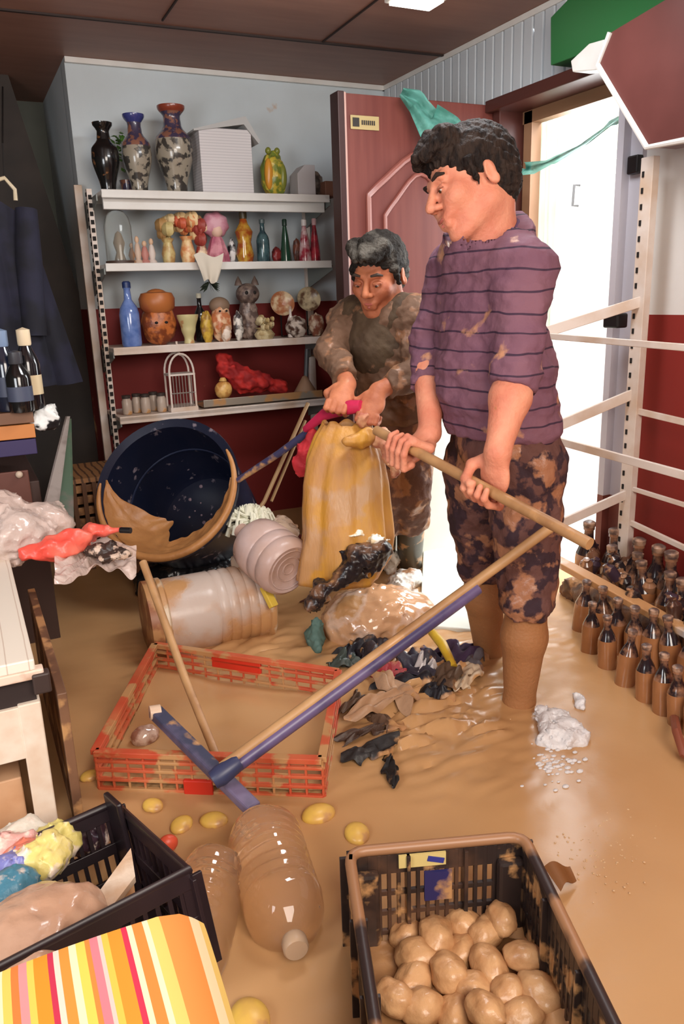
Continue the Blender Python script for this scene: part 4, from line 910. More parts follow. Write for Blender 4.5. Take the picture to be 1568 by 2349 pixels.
# rubbish between tub and men
torn = M('torn_black_plastic',(34,28,30),.3,c2=(120,84,60),scale=12,pos=.56,soft=.06,bump=.5,bscale=30,mud=.66,mscale=14)
blob('torn_black_bag','torn black plastic bag below the mustard sack, stretched towards the cloudy jug','bag',[(D(845,1270,2.5),(.085,.06,.05)),(D(800,1310,2.48),(.06,.05,.035)),(D(750,1345,2.46),(.05,.04,.022)),(D(720,1385,2.42),(.03,.04,.025))],torn,vox=.006,am=.014,sc=36,seed=7)
blob('scrunched_wrapper','scrunched beige and white wrapping on top of the torn black bag','wrapping',[(D(825,1222,2.52),(.05,.03,.014)),(D(865,1235,2.5),(.03,.03,.012))],M('beige_wrap',(214,190,150),.5,c2=(240,234,220),scale=30,soft=.05),vox=.005,am=.012,sc=60,seed=3)
b0 = gz(855,1450,.0)
blob('rubbish_bag','big clear plastic bag of muddy rubbish in front of the torn black bag','bag',[(b0+Vector((0,0,.06)),(.17,.14,.11)),(b0+Vector((.10,-.03,.05)),(.13,.11,.08)),(b0+Vector((-.08,.02,.05)),(.1,.1,.08))],M('mud_filled_clear_bag',(196,150,112),.14,c2=(222,204,196),scale=7,pos=.54,soft=.06,coat=.6,bump=.5,bscale=22,mud=.55,mscale=7),vox=.008,am=.012,sc=22,seed=9)
blob('white_bag','stained white plastic bag under the older man\'s left boot','bag',[(gz(935,1330,.03),(.07,.06,.045)),(gz(950,1380,.025),(.06,.06,.035)),(gz(915,1350,.02),(.05,.06,.035))],M('white_bag_stained',(222,216,206),.4,c2=(176,130,94),scale=16,pos=.54,soft=.05,bump=.5),vox=.006,am=.012,sc=40,seed=12)
blob('white_bag','narrow white plastic bag standing between the sack and the older man\'s boot','bag',[(gz(898,1290,.05),(.03,.04,.05)),(gz(897,1270,.10),(.022,.03,.07))],M('white_bag_stained',(222,216,206),.4,c2=(176,130,94),scale=16,pos=.54,soft=.05,bump=.5),vox=.006,am=.016,sc=40,seed=2)
blob('teal_rag','teal-grey rag at the left side of the clear rubbish bag','cloth',[(gz(725,1450,.05),(.028,.03,.06)),(gz(722,1480,.02),(.025,.05,.025))],M('teal_rag',(84,112,104),.7,mud=.6),vox=.006,am=.01,sc=50)
rs = random.Random(21)
ragcols = [((34,32,38),'black'),((60,44,70),'dark purple'),((150,44,50),'dark red'),((86,66,52),'brown'),((62,70,64),'grey-green'),((206,186,160),'beige'),((46,40,52),'charcoal')]
def rag(label,cx,cy,w,h,col,seed,ht=.03,nm='rag',cat='cloth',z0=.012):
    c = gz(cx,cy,0); a = rs.uniform(0,3.14); ca,sa = math.cos(a),math.sin(a)
    def fn(u,v):
        x = (u-.5)*w*(1+.3*math.sin(v*5+seed)); y = (v-.5)*h*(1+.3*math.sin(u*6+seed*2)); e = noise.noise(Vector((u*3.4+seed,v*3.4,seed)))
        return (c.x+x*ca-y*sa+.02*e, c.y+x*sa+y*ca, z0+mudz(c.x,c.y)+ht*(.30+e*.9+.22*noise.noise(Vector((u*6,v*6+seed,0)))-.9*max(0,abs(u-.5)*2-.6)-.9*max(0,abs(v-.5)*2-.6)))
    return lab(MB().grid(fn,26,20,.003).build(nm,M('rag_%d_%d_%d'%col,col,.5,c2=(176,126,84),scale=9,pos=.60,soft=.05,bump=.4,mud=.60,mscale=16)),label,cat)
rag('crumpled black rag sticking out left of the squeegee pole on the rubbish heap',815,1505,.16,.10,(34,32,38),1,.05)
rag('grey-green crumpled plastic scrap just above the squeegee pole',790,1535,.10,.07,(62,70,64),2,.04)
rag('dark crumpled rag at the centre of the rubbish heap under the yellow strip',960,1545,.22,.14,(46,40,52),3,.07)
rag('dark purple rag right of the yellow strip on the rubbish heap',1040,1520,.13,.16,(60,44,70),4,.06)
rag('beige crumpled scrap at the right end of the rubbish heap',1070,1570,.16,.07,(206,186,160),5,.03)
rag('small dark red scrap near the squeegee pole on the rubbish heap',880,1560,.10,.05,(150,44,50),6,.045)
rag('white and grey scrap in the middle of the rubbish heap',975,1560,.07,.06,(196,186,184),7,.07)
rag('black rag at the bottom edge of the rubbish heap',1000,1605,.09,.06,(34,32,38),8,.04)
rag('beige mud-soaked cloth stretched below the rubbish heap',900,1600,.22,.06,(176,140,110),9,.03)
rag('brown sodden rag beside the right rear corner of the orange crate',815,1625,.10,.05,(86,66,52),10,.03)
rag('black scrap half sunk in the mud right of the orange crate',850,1735,.13,.07,(38,34,34),11,.025)
rag('long thin black scrap in the mud, the lowest of the scraps',895,1772,.12,.03,(30,28,28),12,.02)
rag('small brown scrap half sunk near the black scrap',875,1665,.12,.04,(96,72,56),13,.022)
rag('brown rag heaped behind the clear rubbish bag',720,1395,.10,.07,(96,60,50),14,.03)
rag('flat black plastic scrap left of the white and grey scrap on the heap',930,1570,.16,.12,(30,28,34),16,.045)
rag('brown torn rag between the beige scrap and the dark purple rag',1025,1580,.13,.10,(86,66,52),17,.04)
rag('dark red-black rag under the squeegee pole just right of the teal rag',860,1510,.18,.12,(46,36,40),18,.05)
rag('muddy tan cloth in the mud right of the brown sodden rag',870,1640,.20,.06,(166,128,96),19,.03)
rag('thin dark brown scrap in the mud below the muddy tan cloth',835,1690,.16,.035,(70,50,40),20,.022)
rag('grey scrap at the foot of the taller man on the rubbish heap',1075,1535,.08,.10,(90,84,90),22,.035)
rag('dark red-brown rag at the bottom of the mustard sack',700,1250,.08,.12,(120,48,42),15,.05)
yb = D(1000,1465,2.3); 
m = MB(); pa,pb_ = gz(990,1450,.09),gz(1040,1530,.05)
m.tube([pa,(pa+pb_)/2+Vector((0,0,.015)),pb_],[.014,.016,.012],10)
lab(m.build('yellow_strip',M('yellow_plastic',(214,176,54),.4,c2=(180,140,40))),'short bright yellow strip standing out on the dark rubbish heap','strip')
# foam clumps
fm = M('white_foam',(214,210,210),.5,bump=.5,bscale=60)
blob('white_foam','large white foam clump floating on the mud right of the rubbish heap','foam',[(gz(1280,1665,.01),(.06,.05,.03)),(gz(1310,1690,.01),(.06,.04,.022)),(gz(1250,1640,.01),(.03,.035,.02)),(gz(1255,1700,.005),(.035,.03,.018))],fm,vox=.005,am=.008,sc=60)
blob('white_foam','small white foam clump behind the large one','foam',[(gz(1327,1602,.008),(.014,.022,.014)),(gz(1330,1620,.006),(.014,.02,.012))],fm,vox=.004,am=.005,sc=80)
m = MB()
for i in range(70):
    px,py = rs.gauss(1275,32),rs.gauss(1752,24); q_ = rs.uniform(.002,.007); m.ell(gz(px,py,.003),(q_*1.4,q_,q_*.6),None,8,5)
tag(m.build('foam_flecks',fm),'scattered white foam flecks just in front of the large foam clump','foam',kind='stuff')
m = MB()
for i in range(90):
    px,py = rs.gauss(1370,60),rs.gauss(1960,45); m.ell(gz(px,py,.001),(rs.uniform(.001,.003),)*2+(.001,),None,7,4)
for i in range(50): m.ell(gz(rs.gauss(1180,70),rs.gauss(1620,60),.001),(rs.uniform(.002,.006),)*2+(.002,),None,7,4)
tag(m.build('mud_bubbles',M('mud_bubble',(206,170,130),.2)),'small pale bubbles on the mud behind the potato crate','bubbles',kind='stuff')
dl_ = gz(1290,2015,.02)
lab(MB().grid(lambda u,v:(dl_.x+(u-.5)*.055,dl_.y+(v-.5)*.05*(1-.6*u),.02+.02*v+.01*math.sin(u*5)),10,8,.003).build('dead_leaf',M('brown_leaf',(120,76,40),.5)),'curled brown leaf on the mud at the right rim of the potato crate','leaf')

# ------------------------------------------------------------------ orange crate
c1,c2,c3,c4 = gz(228,1808),gz(742,1828),gz(778,1612),gz(362,1545)
cen = (c1+c2+c3+c4)/4; ex_ = (c2-c1).normalized(); ey_ = Vector((-ex_.y,ex_.x,0)); Lx = (c2-c1).length; Ly = .44
oc = thing('orange_crate','orange-red slatted plastic crate sunk in the mud and filled with mud','crate',(c1.x,c1.y,-.05))
orM = M('orange_red_plastic',(186,66,42),.45,c2=(196,108,70),scale=9,soft=.2,mud=.53,mscale=12)
K = [c1,c1+ex_*Lx,c4+ (c3-c4)*1.0,c4]
hts = .15
for nm,p,q,nc in (('near_side',c1,c2,14),('right_side',c2,c3,9),('far_side',c3,c4,14),('left_side',c4,c1,9)):
    p = Vector((p.x,p.y,-.05)); q = Vector((q.x,q.y,-.05)); d = (q-p).normalized(); n_ = d.cross(Vector((0,0,1))); m = MB()
    H = hts
    for zz in (.052,.078,.104,.128,.150): m.bar(p+Vector((0,0,zz)),q+Vector((0,0,zz)),.012 if zz < .15 else .022,.008 if zz < .15 else .014)
    for i in range(nc+1):
        b_ = p+(q-p)*i/nc; m.bar(b_,b_+Vector((0,0,H)),.006,.006,n_)
    m.build(nm,orM,oc,smooth=False,bevel=.0015)
p = c1+(c2-c1)*.39; q = c1+(c2-c1)*.52; MB().box(((p+q)/2+Vector((0,0,.012))-ey_*.004),((q-p).length,.012,.05),Matrix((ex_,ey_,Vector((0,0,1)))).transposed()).build('solid_handle',M('red_plastic',(200,48,30),.4),oc,smooth=False,bevel=.003)
p = c4+(c3-c4)*.33; q = c4+(c3-c4)*.6; MB().box(((p+q)/2+Vector((0,0,.075))),((q-p).length,.012,.04),Matrix(((c3-c4).normalized(),Vector((-(c3-c4).normalized().y,(c3-c4).normalized().x,0)),Vector((0,0,1)))).transposed()).build('solid_handle',M('red_plastic',(200,48,30)),oc,smooth=False,bevel=.003)
m = MB().grid(lambda u,v: (lambda P_:(P_.x,P_.y,.02+.012*noise.noise(Vector((P_.x*6,P_.y*6,3)))))((c1*(1-u)+c2*u)*(1-v)*.99+(c4*(1-u)+c3*u)*v*.99+cen*.01),40,30)
tag(m.build('mud_in_crate',mudM),'mud filling the orange crate','mud',kind='stuff')
q = gz(333,1688,.03); lab(MB().ell(q,(.038,.03,.03),None,18,14,lambda v:1+.12*noise.noise(v*2)).build('onion',M('wet_onion',(206,178,160),.15,coat=.6,c2=(150,104,84),scale=30)),'small shiny round onion inside the left end of the orange crate','onion')

# ------------------------------------------------------------------ squeegee and stick
sqb0 = gz(352,1632,.16); sqb1 = gz(585,1862,.06)
sq = thing('squeegee','long-handled floor squeegee with a purple-grey blade resting on the orange crate','squeegee',tuple(sqb1))
mid = gz(512,1778,.03)
bl = MB(); bl.bar(gz(355,1632,.165),gz(583,1858,.075),.036,.026); bl.build('blade_holder',M('purple_grey_rubber',(112,100,126),.35,c2=(58,60,80),scale=6,mud=.64),sq,smooth=False,bevel=.005)
bl = MB(); bl.bar(gz(362,1645,.145),gz(588,1868,.052),.012,.034); bl.build('rubber_blade',M('blue_grey_rubber',(52,56,84),.4),sq,smooth=False,bevel=.002)
bl = MB(); bl.tube([gz(343,1636,.168),gz(368,1632,.166)],.018,12); bl.build('blade_end_cap',M('pale_end',(206,176,150),.4),sq)
base = gz(514,1772,.145); e1 = D(1095,1345,1.98); hdir = (e1-base)
MB().tube([base+Vector((0,0,-.006)),base+hdir*.5+Vector((0,0,-.006)),e1+Vector((0,0,-.006))],.0155,14).build('handle_sleeve',M('purple_wrap',(98,84,120),.35,c2=(66,58,92),scale=9),sq)
e2 = D(1268,1206,1.92)
MB().tube([base+Vector((-.002,.008,.008)),e1+Vector((-.002,.008,.008)),e2],.0130,14).build('wooden_handle',wood,sq)
MB().lathe([(.02,0),(.024,.02),(.02,.06),(.017,.07)],base-hdir.normalized()*.03,hdir,16).build('socket',M('blue_grey_rubber',(52,56,84)),sq)
lab(MB().tube([gz(500,1745,.05),D(425,1560,2.12),D(328,1290,2.35)],[.011,.0115,.012],12).build('thin_wooden_stick',wood),'thin wooden stick leaning from the orange crate up against the muddy drum','stick')

# ------------------------------------------------------------------ floating lemons
for i,(px,py,r,lb) in enumerate(((730,1868,.032,'largest pale yellow fruit floating right of the squeegee blade'),(818,1912,.028,'yellow fruit floating furthest right, left of the potato crate'),(490,1882,.026,'yellow fruit floating between the two clear bottles'),(416,1892,.024,'round yellow fruit floating at the upper end of the left clear bottle'),(350,1848,.022,'yellow fruit floating just right of the black crate corner'),(206,1780,.02,'small yellow fruit floating left of the orange crate'),(572,2340,.034,'yellow fruit at the bottom edge between striped cushion and potato crate'))):
    q = gz(px,py,.004); lm = thing('lemon',lb,'fruit',tuple(q),'yellow fruits floating in the mud')
    MB().ell(q,(r*1.2,r,r*.62),Matrix.Rotation(i*1.3,3,'Z'),20,14,lambda v: 1+.07*abs(v.x)**6).build('fruit',M('lemon_yellow',(226,186,84),.35,c2=(206,160,90),scale=20,soft=.15,mud=.62,mscale=14),lm)

# ------------------------------------------------------------------ clear bottles
btm = M('clear_bottle_plastic',(252,236,216),.08,trans=.93,ior=1.16,c2=(240,214,184),scale=9,soft=.3,mud=.68,mscale=9,coat=.6)
def jug(label,a,b,r,z):
    a = Vector(a); b = Vector(b); a.z = z; b.z = z; ax = b-a; L = ax.length
    t = thing('water_bottle',label,'bottle',((a.x+b.x)/2,(a.y+b.y)/2,z-r),'clear five litre bottles in the mud')
    P = [(0,.01),(r*.6,.0),(r*.93,.012),(r,.03)]
    n = 7; h0,h1 = .05,L*.66
    for i in range(n): h = h0+(h1-h0)*i/(n-1); P += [(r,h-.010),(r*.955,h-.004),(r*.955,h+.004),(r,h+.010)]
    P += [(r*1.0,L*.74),(r*.92,L*.84),(r*.68,L*.93),(r*.36,L*.985),(r*.27,L)]
    MB().lathe(P,a,ax,36,fn=lambda an,h,i: 1+.02*math.sin(an*4+h*20)).build('bottle_body',btm,t)
    MB().lathe([(r*.27,L-.002),(r*.3,L+.004),(r*.3,L+.022),(r*.26,L+.026),(0,L+.026)],a,ax,20).build('cap',M('clear_cap',(206,176,146),.3,trans=.3),t)
    return t
jug('big clear ribbed bottle floating on its side in the centre foreground mud',gz(600,1890,.05),gz(672,2140,.05),.078,.035)
jug('big clear ribbed bottle half hidden behind the black crate',gz(495,1965,.05),gz(415,2245,.05),.066,.03)

# ------------------------------------------------------------------ potato crate
pcM = M('muddy_black_crate',(46,36,34),.4,c2=(90,64,50),scale=8,pos=.58,soft=.08,mud=.60,mscale=13)
Pc = [gz(800,1955,.2),gz(1200,1918,.2)]; exx = (Pc[1]-Pc[0]); Wd = exx.length; exx.normalize(); eyy = Vector((exx.y,-exx.x,0))  # eyy towards viewer
LEN = .43; zb = -.045
pc = thing('potato_crate','black slotted plastic crate holding muddy potatoes at the lower right','crate',(Pc[0].x+.1,Pc[0].y-.2,zb))
A_ = Vector((Pc[0].x,Pc[0].y,zb)); B_ = A_+exx*Wd; C_ = B_+eyy*LEN; D_ = A_+eyy*LEN
ins = .018
def wall(nm,p,q,nr,nc,solidtop=.05,parent=pc,mat_=pcM,h=.245,tiltn=None,hole=None):
    m = MB(); d = (q-p).normalized(); up_ = Vector((0,0,1)); n_ = d.cross(up_)
    m.bar(p+up_*(h-solidtop/2),q+up_*(h-solidtop/2),.008,solidtop)
    m.bar(p+up_*.012,q+up_*.012,.008,.024)
    Lw = (q-p).length
    for i in range(1,nr): zz = .024+(h-solidtop-.024)*i/nr; m.bar(p+up_*zz,q+up_*zz,.007,.010)
    for i in range(nc+1):
        b_ = p+d*Lw*i/nc; m.bar(b_,b_+up_*(h-.01),.007,.009 if i not in (0,nc) else .035,n_)
    for f in (.33,.66): b_ = p+d*Lw*f; m.bar(b_,b_+up_*(h-.01),.007,.03,n_)
    return m.build(nm,mat_,parent,smooth=False,bevel=.001)
wall('far_wall',A_,B_,4,18); wall('right_wall',B_,C_,4,24); wall('near_wall',C_,D_,4,18); wall('left_wall',D_,A_,4,24,.03)
z1 = Vector((0,0,.245)); m = MB()
cr = .03; cor = [A_,B_,C_,D_]; path = []
for i,p in enumerate(cor):
    pv = (cor[i-1]-p).normalized(); nx = (cor[(i+1)%4]-p).normalized(); o_ = p+pv*cr+nx*cr
    for t in range(5): a = t/4; q = p+pv*cr*(1-a)**2+nx*cr*a**2; path.append(q+z1)
path.append(path[0]); path.append(path[1])
m.tube(path,.010,10); m.build('rim',M('mud_coated_rim',(150,108,76),.4,c2=(50,38,36),scale=5,pos=.5,soft=.03),pc)
MB().box((A_+C_)/2+Vector((0,0,.012)),(Wd-.01,LEN-.01,.008),Matrix((exx,-eyy,Vector((0,0,1)))).transposed()).build('crate_floor',pcM,pc,smooth=False)
for p in (A_,B_): MB().box(p+(exx*.026 if p is A_ else exx*-.026)+eyy*.012+Vector((0,0,.13)),(.05,.022,.16),Matrix((exx,-eyy,Vector((0,0,1)))).transposed()).build('corner_block',pcM,pc,smooth=False,bevel=.008)
lc = A_+exx*Wd*.41+eyy*.008+Vector((0,0,.222)); lbx = Matrix((exx,-eyy,Vector((0,0,1)))).transposed()
lo_ = MB().box(lc,(.085,.004,.026),lbx).build('label_plate',M('cream_label',(206,184,120),.5),pc,smooth=False)
MB().box(lc+exx*.024+eyy*.003,(.03,.002,.010),lbx@Matrix.Rotation(.25,3,'Y')).build('blue_mark',M('blue_ink',(50,54,130),.5),lo_,smooth=False)
MB().box(A_+exx*Wd*.5+eyy*.008+Vector((0,0,.165)),(.05,.006,.06),lbx).build('blue_patch',M('dark_blue_patch',(40,38,88),.5,mud=.6),pc,smooth=False)
mf = MB().grid(lambda u,v:(lambda P_:(P_.x,P_.y,.012+.006*noise.noise(P_*20)))(A_+exx*(.01+(Wd-.02)*u)+eyy*(.01+(LEN-.02)*v)),20,24)
tag(mf.build('mud_in_potato_crate',mudlump),'mud on the floor of the potato crate under the potatoes','mud',kind='stuff')
potM = M('muddy_potato',(204,158,112),.38,c2=(168,118,76),scale=22,soft=.12,bump=.35,bscale=50,coat=.15)
pots = [(935,2145,'leftmost potato of the back row in the crate'),(1000,2148,'second potato from the left in the back row'),(1065,2125,'potato in the back row right of the second one, slightly hidden'),(1115,2140,'round potato at the foot of the tallest back potato'),(1150,2108,'topmost potato at the back right of the heap'),(960,2195,'potato below the leftmost back potato'),(1060,2185,'small shiny potato in the middle of the heap'),(1120,2215,'wide flat potato in the centre right of the heap'),(1200,2195,'largest shiny potato at the right side of the heap'),(950,2245,'long potato lying aslant at the left side of the heap'),(1030,2232,'orange-brown potato right of the long aslant potato'),(1085,2270,'potato below the wide flat one'),(1165,2275,'pale shiny potato left of the lower right one'),(1235,2280,'potato at the lower right beside the crate wall'),(965,2310,'potato at the lower left under the long one'),(1040,2325,'small potato between the lower left ones at the picture bottom'),(1115,2318,'large smooth potato at the lower centre'),(1190,2335,'potato at the lower edge right of the large smooth one'),(1270,2338,'potato at the bottom edge nearest the right crate wall'),(905,2290,'potato half hidden against the left crate wall at the bottom')]
for i,(px,py,lb) in enumerate(pots):
    r = .028+.006*((i*7)%4)/3; zc = .022+(.02 if i in (3,4,8,12,16) else 0)+.010*((i*5)%3)
    q = gz(px,py,zc); sd = i*1.7
    rot = Matrix.Rotation(i*1.1,3,'Z')@Matrix.Rotation(.3*math.sin(i),3,'X')
    o = MB().ell(q,(r*(1.25 if i not in (9,7) else 1.45),r*.98,r*.88),rot,24,16,lambda v: 1+.20*noise.noise(v*1.5+Vector((sd,0,0)))+.03*noise.noise(v*6+Vector((0,sd,0)))).build('potato',potM)
    tag(o,lb,'potato','muddy potatoes in the black crate')
k = 0
for (px,py) in ((990,2190),(1095,2170),(1150,2245),(1000,2275),(1215,2240),(1180,2150),(1080,2210)):
    q = gz(px,py,-.005); o = MB().ell(q,(.036,.032,.028),Matrix.Rotation(px,3,'Z'),18,12,lambda v: 1+.1*noise.noise(v*1.6+Vector((px,0,0)))).build('potato',potM)
    tag(o,'mostly hidden potato in the lower layer of the heap','potato','lower layer of potatoes in the black crate')

# ------------------------------------------------------------------ left black crate
lcM = M('black_crate_plastic',(26,20,24),.35,c2=(44,30,34),scale=8,soft=.2)
Q1 = gz(262,1842,.16); Q2 = gz(432,1996,.25)
ez = Vector((0,0,1)); dW = (Q2-Q1); W2 = dW.length; dW.normalize(); 
Q3 = gz(110,2215,.24); dL = (Q3-Q2); dL.z = 0; dL.normalize(); dL = (dL-dW*dL.dot(dW)).normalized(); L2 = .46
lcx = thing('black_crate','black slotted plastic crate lying tilted at the lower left with a cloudy bag inside','crate',tuple(Vector((Q1.x,Q1.y,.0))))
up2 = dW.cross(dL); up2 = up2 if up2.z > 0 else -up2
A2 = Q1-up2*.17; B2 = Q2-up2*.17; C2 = B2+dL*L2; D2 = A2+dL*L2
def wall2(nm,p,q,nc,h=.17,top=.03):
    m = MB(); d = (q-p).normalized(); n_ = d.cross(up2); Lw = (q-p).length
    m.bar(p+up2*(h-top/2),q+up2*(h-top/2),.010,top,up2); m.bar(p+up2*.012,q+up2*.012,.008,.024,up2); m.bar(p+up2*(h*.48),q+up2*(h*.48),.010,.022,up2)
    for i in range(nc+1):
        b_ = p+d*Lw*i/nc; m.bar(b_,b_+up2*(h-.01),.008 if i not in (0,nc) else .04,.007,n_)
    return m.build(nm,lcM,lcx,smooth=False,bevel=.001)
wall2('end_wall',A2,B2,12); wall2('near_wall',B2,C2,22); wall2('far_wall',D2,A2,22); wall2('end_wall',C2,D2,12)
MB().box((A2+C2)/2+up2*.006,(W2-.01,L2-.01,.008),Matrix((dW,dL,up2)).transposed()).build('crate_floor',lcM,lcx,smooth=False)
MB().box(A2+up2*.10+dW*.045+dL*.012,(.09,.012,.2),Matrix((dW,dL,up2)).transposed()).build('corner_panel',lcM,lcx,smooth=False,bevel=.004)
path = [p+up2*.17 for p in (A2,B2,C2,D2,A2)]
MB().tube(path,.008,8).build('rim',lcM,lcx)
for k_ in range(6):
    f = (k_+.7)/6.5; b_ = A2+(B2-A2)*f-dL*.012; MB().bar(b_+up2*.02,b_+up2*.15,.007,.014,dL).build('outer_rib',lcM,lcx,smooth=False)
# content
cb = A2*.35+C2*.65
blob('cloudy_bag','large cloudy brownish plastic bag lying in the tilted black crate','bag',[(gz(60,2150,.19),(.10,.09,.06)),(gz(140,2110,.2),(.07,.06,.05)),(gz(30,2220,.19),(.10,.08,.06))],M('cloudy_bag_plastic',(206,166,140),.25,c2=(186,142,112),scale=9,soft=.2,trans=.15,bump=.3,mud=.64,coat=.3),vox=.006,am=.007,sc=28)
pp = [gz(*q,.2) for q in ((205,2075),(300,1945),(310,2010),(225,2120))]
lab(MB().prism(pp,(0,0,-.012)).build('white_paper',M('crumpled_paper',(222,200,178),.6,c2=(204,170,140),scale=14,bump=.4),smooth=False),'folded whitish paper sheet sticking up in the tilted black crate','paper')
pp = [gz(*q,.17) for q in ((200,2090),(235,2125),(310,2050),(305,2010))]
lab(MB().prism(pp,(0,0,-.02)).build('cardboard_piece',M('orange_cardboard',(206,154,108),.6,c2=(120,90,150),scale=9,pos=.66,soft=.03),smooth=False),'tan cardboard piece beside the paper in the tilted black crate','cardboard')
# packaging heap behind the crate
cols = [(222,120,96),(206,190,110),(120,120,180),(206,196,180),(214,160,150),(70,120,140),(60,40,50),(220,200,120)]
nm_ = ['salmon pink','pale mustard','blue-violet','off-white','dusty pink','teal blue','dark plum','light yellow']
pos = [(60,1980,.15),(110,1940,.13),(15,2010,.16),(40,1930,.12),(20,1960,.14),(8,2050,.18),(185,1925,.08),(90,1975,.17)]
wh = ['beside the blue-violet one','behind the tilted crate, under the table leg','at the left picture edge','next to the foot of the white table','at the left picture edge below the off-white one','lowest at the left picture edge','at the right end of the packaging heap','in the middle of the packaging heap']
for (px,py,zz),cc,n1,w1 in zip(pos,cols,nm_,wh):
    blob('packaging','crumpled %s packaging %s'%(n1,w1),'packaging',[(gz(px,py,zz),(.05,.045,.035)),(gz(px+25,py-8,zz-.01),(.035,.03,.03))],M('pack_%d_%d_%d'%cc,cc,.35,c2=(226,206,190),scale=22,pos=.55,soft=.04,bump=.4),vox=.006,am=.01,sc=50,seed=px,group='packaging heap at the lower left')
for i,(px,py) in enumerate(((170,1945),(205,1915),(150,1975))): pass
# orange-red bits under crate
lab(MB().ell(gz(385,1935,.02),(.022,.016,.02)).build('red_bottle_cap',M('red_cap',(206,80,54),.4)),'small orange-red cap beside the edge of the tilted black crate','cap')

# ------------------------------------------------------------------ striped cushion at bottom left
T0,T1 = D(-60,2345,.93),D(404,2155,1.0); B0,B1 = D(-70,2600,.80),D(500,2560,.82)
cu = thing('striped_cushion','cushion with orange, yellow, pink and cream stripes and coral piping at the lower left corner','cushion',tuple(gz(200,2349,.0)))
sm_ = bpy.data.materials.new('striped_canvas'); sm_.use_nodes = True; nt = sm_.node_tree
at = nt.nodes.new('ShaderNodeAttribute'); at.attribute_name = 'stripe'; cr_ = nt.nodes.new('ShaderNodeValToRGB'); cr_.color_ramp.interpolation = 'CONSTANT'
stc = [(0,(236,150,50)),(.055,(220,60,80)),(.085,(248,226,180)),(.115,(238,140,54)),(.155,(250,236,190)),(.185,(246,206,96)),(.225,(240,130,60)),(.26,(240,150,150)),(.30,(246,206,90)),(.33,(238,150,40)),(.395,(206,50,80)),(.425,(250,220,200)),(.45,(236,150,60)),(.50,(252,236,190)),(.535,(246,210,90)),(.575,(238,140,60)),(.60,(238,130,140)),(.64,(248,200,190)),(.66,(244,196,80)),(.69,(238,150,44)),(.755,(222,50,80)),(.785,(250,230,190)),(.81,(236,140,60)),(.86,(246,228,190)),(.89,(240,206,110)),(.915,(236,150,70)),(.945,(244,226,180)),(.975,(238,200,110))]
stc = [(p_,tuple(int(v*.92) for v in c_)) for p_,c_ in stc]
e = cr_.color_ramp.elements
e[0].position = 0; e[0].color = lin(stc[0][1]); e[1].position = stc[1][0]; e[1].color = lin(stc[1][1])
for p_,c_ in stc[2:]: q_ = e.new(p_); q_.color = lin(c_)
nt.links.new(at.outputs['Fac'],cr_.inputs[0]); b_ = nt.nodes['Principled BSDF']; nt.links.new(cr_.outputs[0],b_.inputs['Base Color']); b_.inputs['Roughness'].default_value = .65
nu,nv = 60,24
nrm = (T1-T0).cross(B0-T0).normalized(); nrm = nrm if nrm.z > 0 else -nrm
def cuf(u,v):
    p = (T0*(1-u)+T1*u)*(1-v)+(B0*(1-u)+B1*u)*v
    return p+nrm*(.008*max(0,math.sin(math.pi*min(1,max(0,u))))**.6*v**.6-.02*max(0,u-.93)/.07*(1))
co = MB().grid(cuf,nu,nv,.05).build('cushion_cover',sm_,cu)
at_ = co.data.attributes.new('stripe','FLOAT','POINT'); tot = (nu+1)*(nv+1)
at_.data.foreach_set('value',[((i % tot)//(nv+1))/nu for i in range(len(co.data.vertices))])
MB().tube([cuf(i/20,0) for i in range(21)],.008,8).build('piping',M('coral_piping',(236,84,70),.6),cu)
MB().tube([cuf(1,i/12)-nrm*.012+Vector((.012,0,0)) for i in range(13)],.009,8).build('edge_piping',M('mauve_grey_piping',(150,116,120),.5),cu)

# ------------------------------------------------------------------ white table at left
tw = M('white_painted_wood',(232,218,200),.45,c2=(216,190,166),scale=4,soft=.25,stretch=(5,.6,5))
TZ = .45; ta = gz(78,1512,TZ)
tb = thing('white_table','white painted wooden table with an open drawer space at the left edge','table',(-.25,2.0,-.27))
yN = ta.y; xR = ta.x; yF = 2.42
MB().box(((-.75+xR)/2,(yN+yF)/2,TZ-.012),(xR+.75,yF-yN,.024)).build('tabletop',M('white_striped_top',(232,220,204),.4,stripes=(0,.042,.06,(206,186,168),.004)),tb,smooth=False,bevel=.003)
MB().box(((-.75+xR)/2+.005,yN+.012,TZ-.034),(xR+.77,.03,.02)).build('top_edge_board',M('worn_edge',(176,130,100),.6,c2=(226,200,180),scale=14),tb,smooth=False,bevel=.003)
MB().box(((-.75+xR)/2,yN+.03,TZ-.075),(xR+.74,.02,.06)).build('dark_rail',M('dark_rail',(44,32,30),.6),tb,smooth=False)
MB().box(((-.75+xR)/2,yN+.02,TZ-.165),(xR+.74,.02,.12)).build('apron',tw,tb,smooth=False,bevel=.002)
for xx,yy in ((xR-.022,yN+.03),(xR-.022,yF-.04),(-.7,yN+.03)): MB().box((xx,yy,(TZ-.1-.27)/2),(.045,.045,TZ-.1+.27)).build('leg',tw,tb,smooth=False,bevel=.003)
MB().box((xR-.012,(yN+yF)/2,TZ-.14),(.014,yF-yN-.06,.16)).build('side_apron',M('brown_side',(140,100,74),.6,c2=(170,140,110),scale=6),tb,smooth=False)
MB().box((xR+.008,yN+.006,TZ-.055),(.035,.03,.045)).build('corner_bracket',M('dark_wire_corner',(60,46,42),.5),tb,smooth=False,bevel=.004)
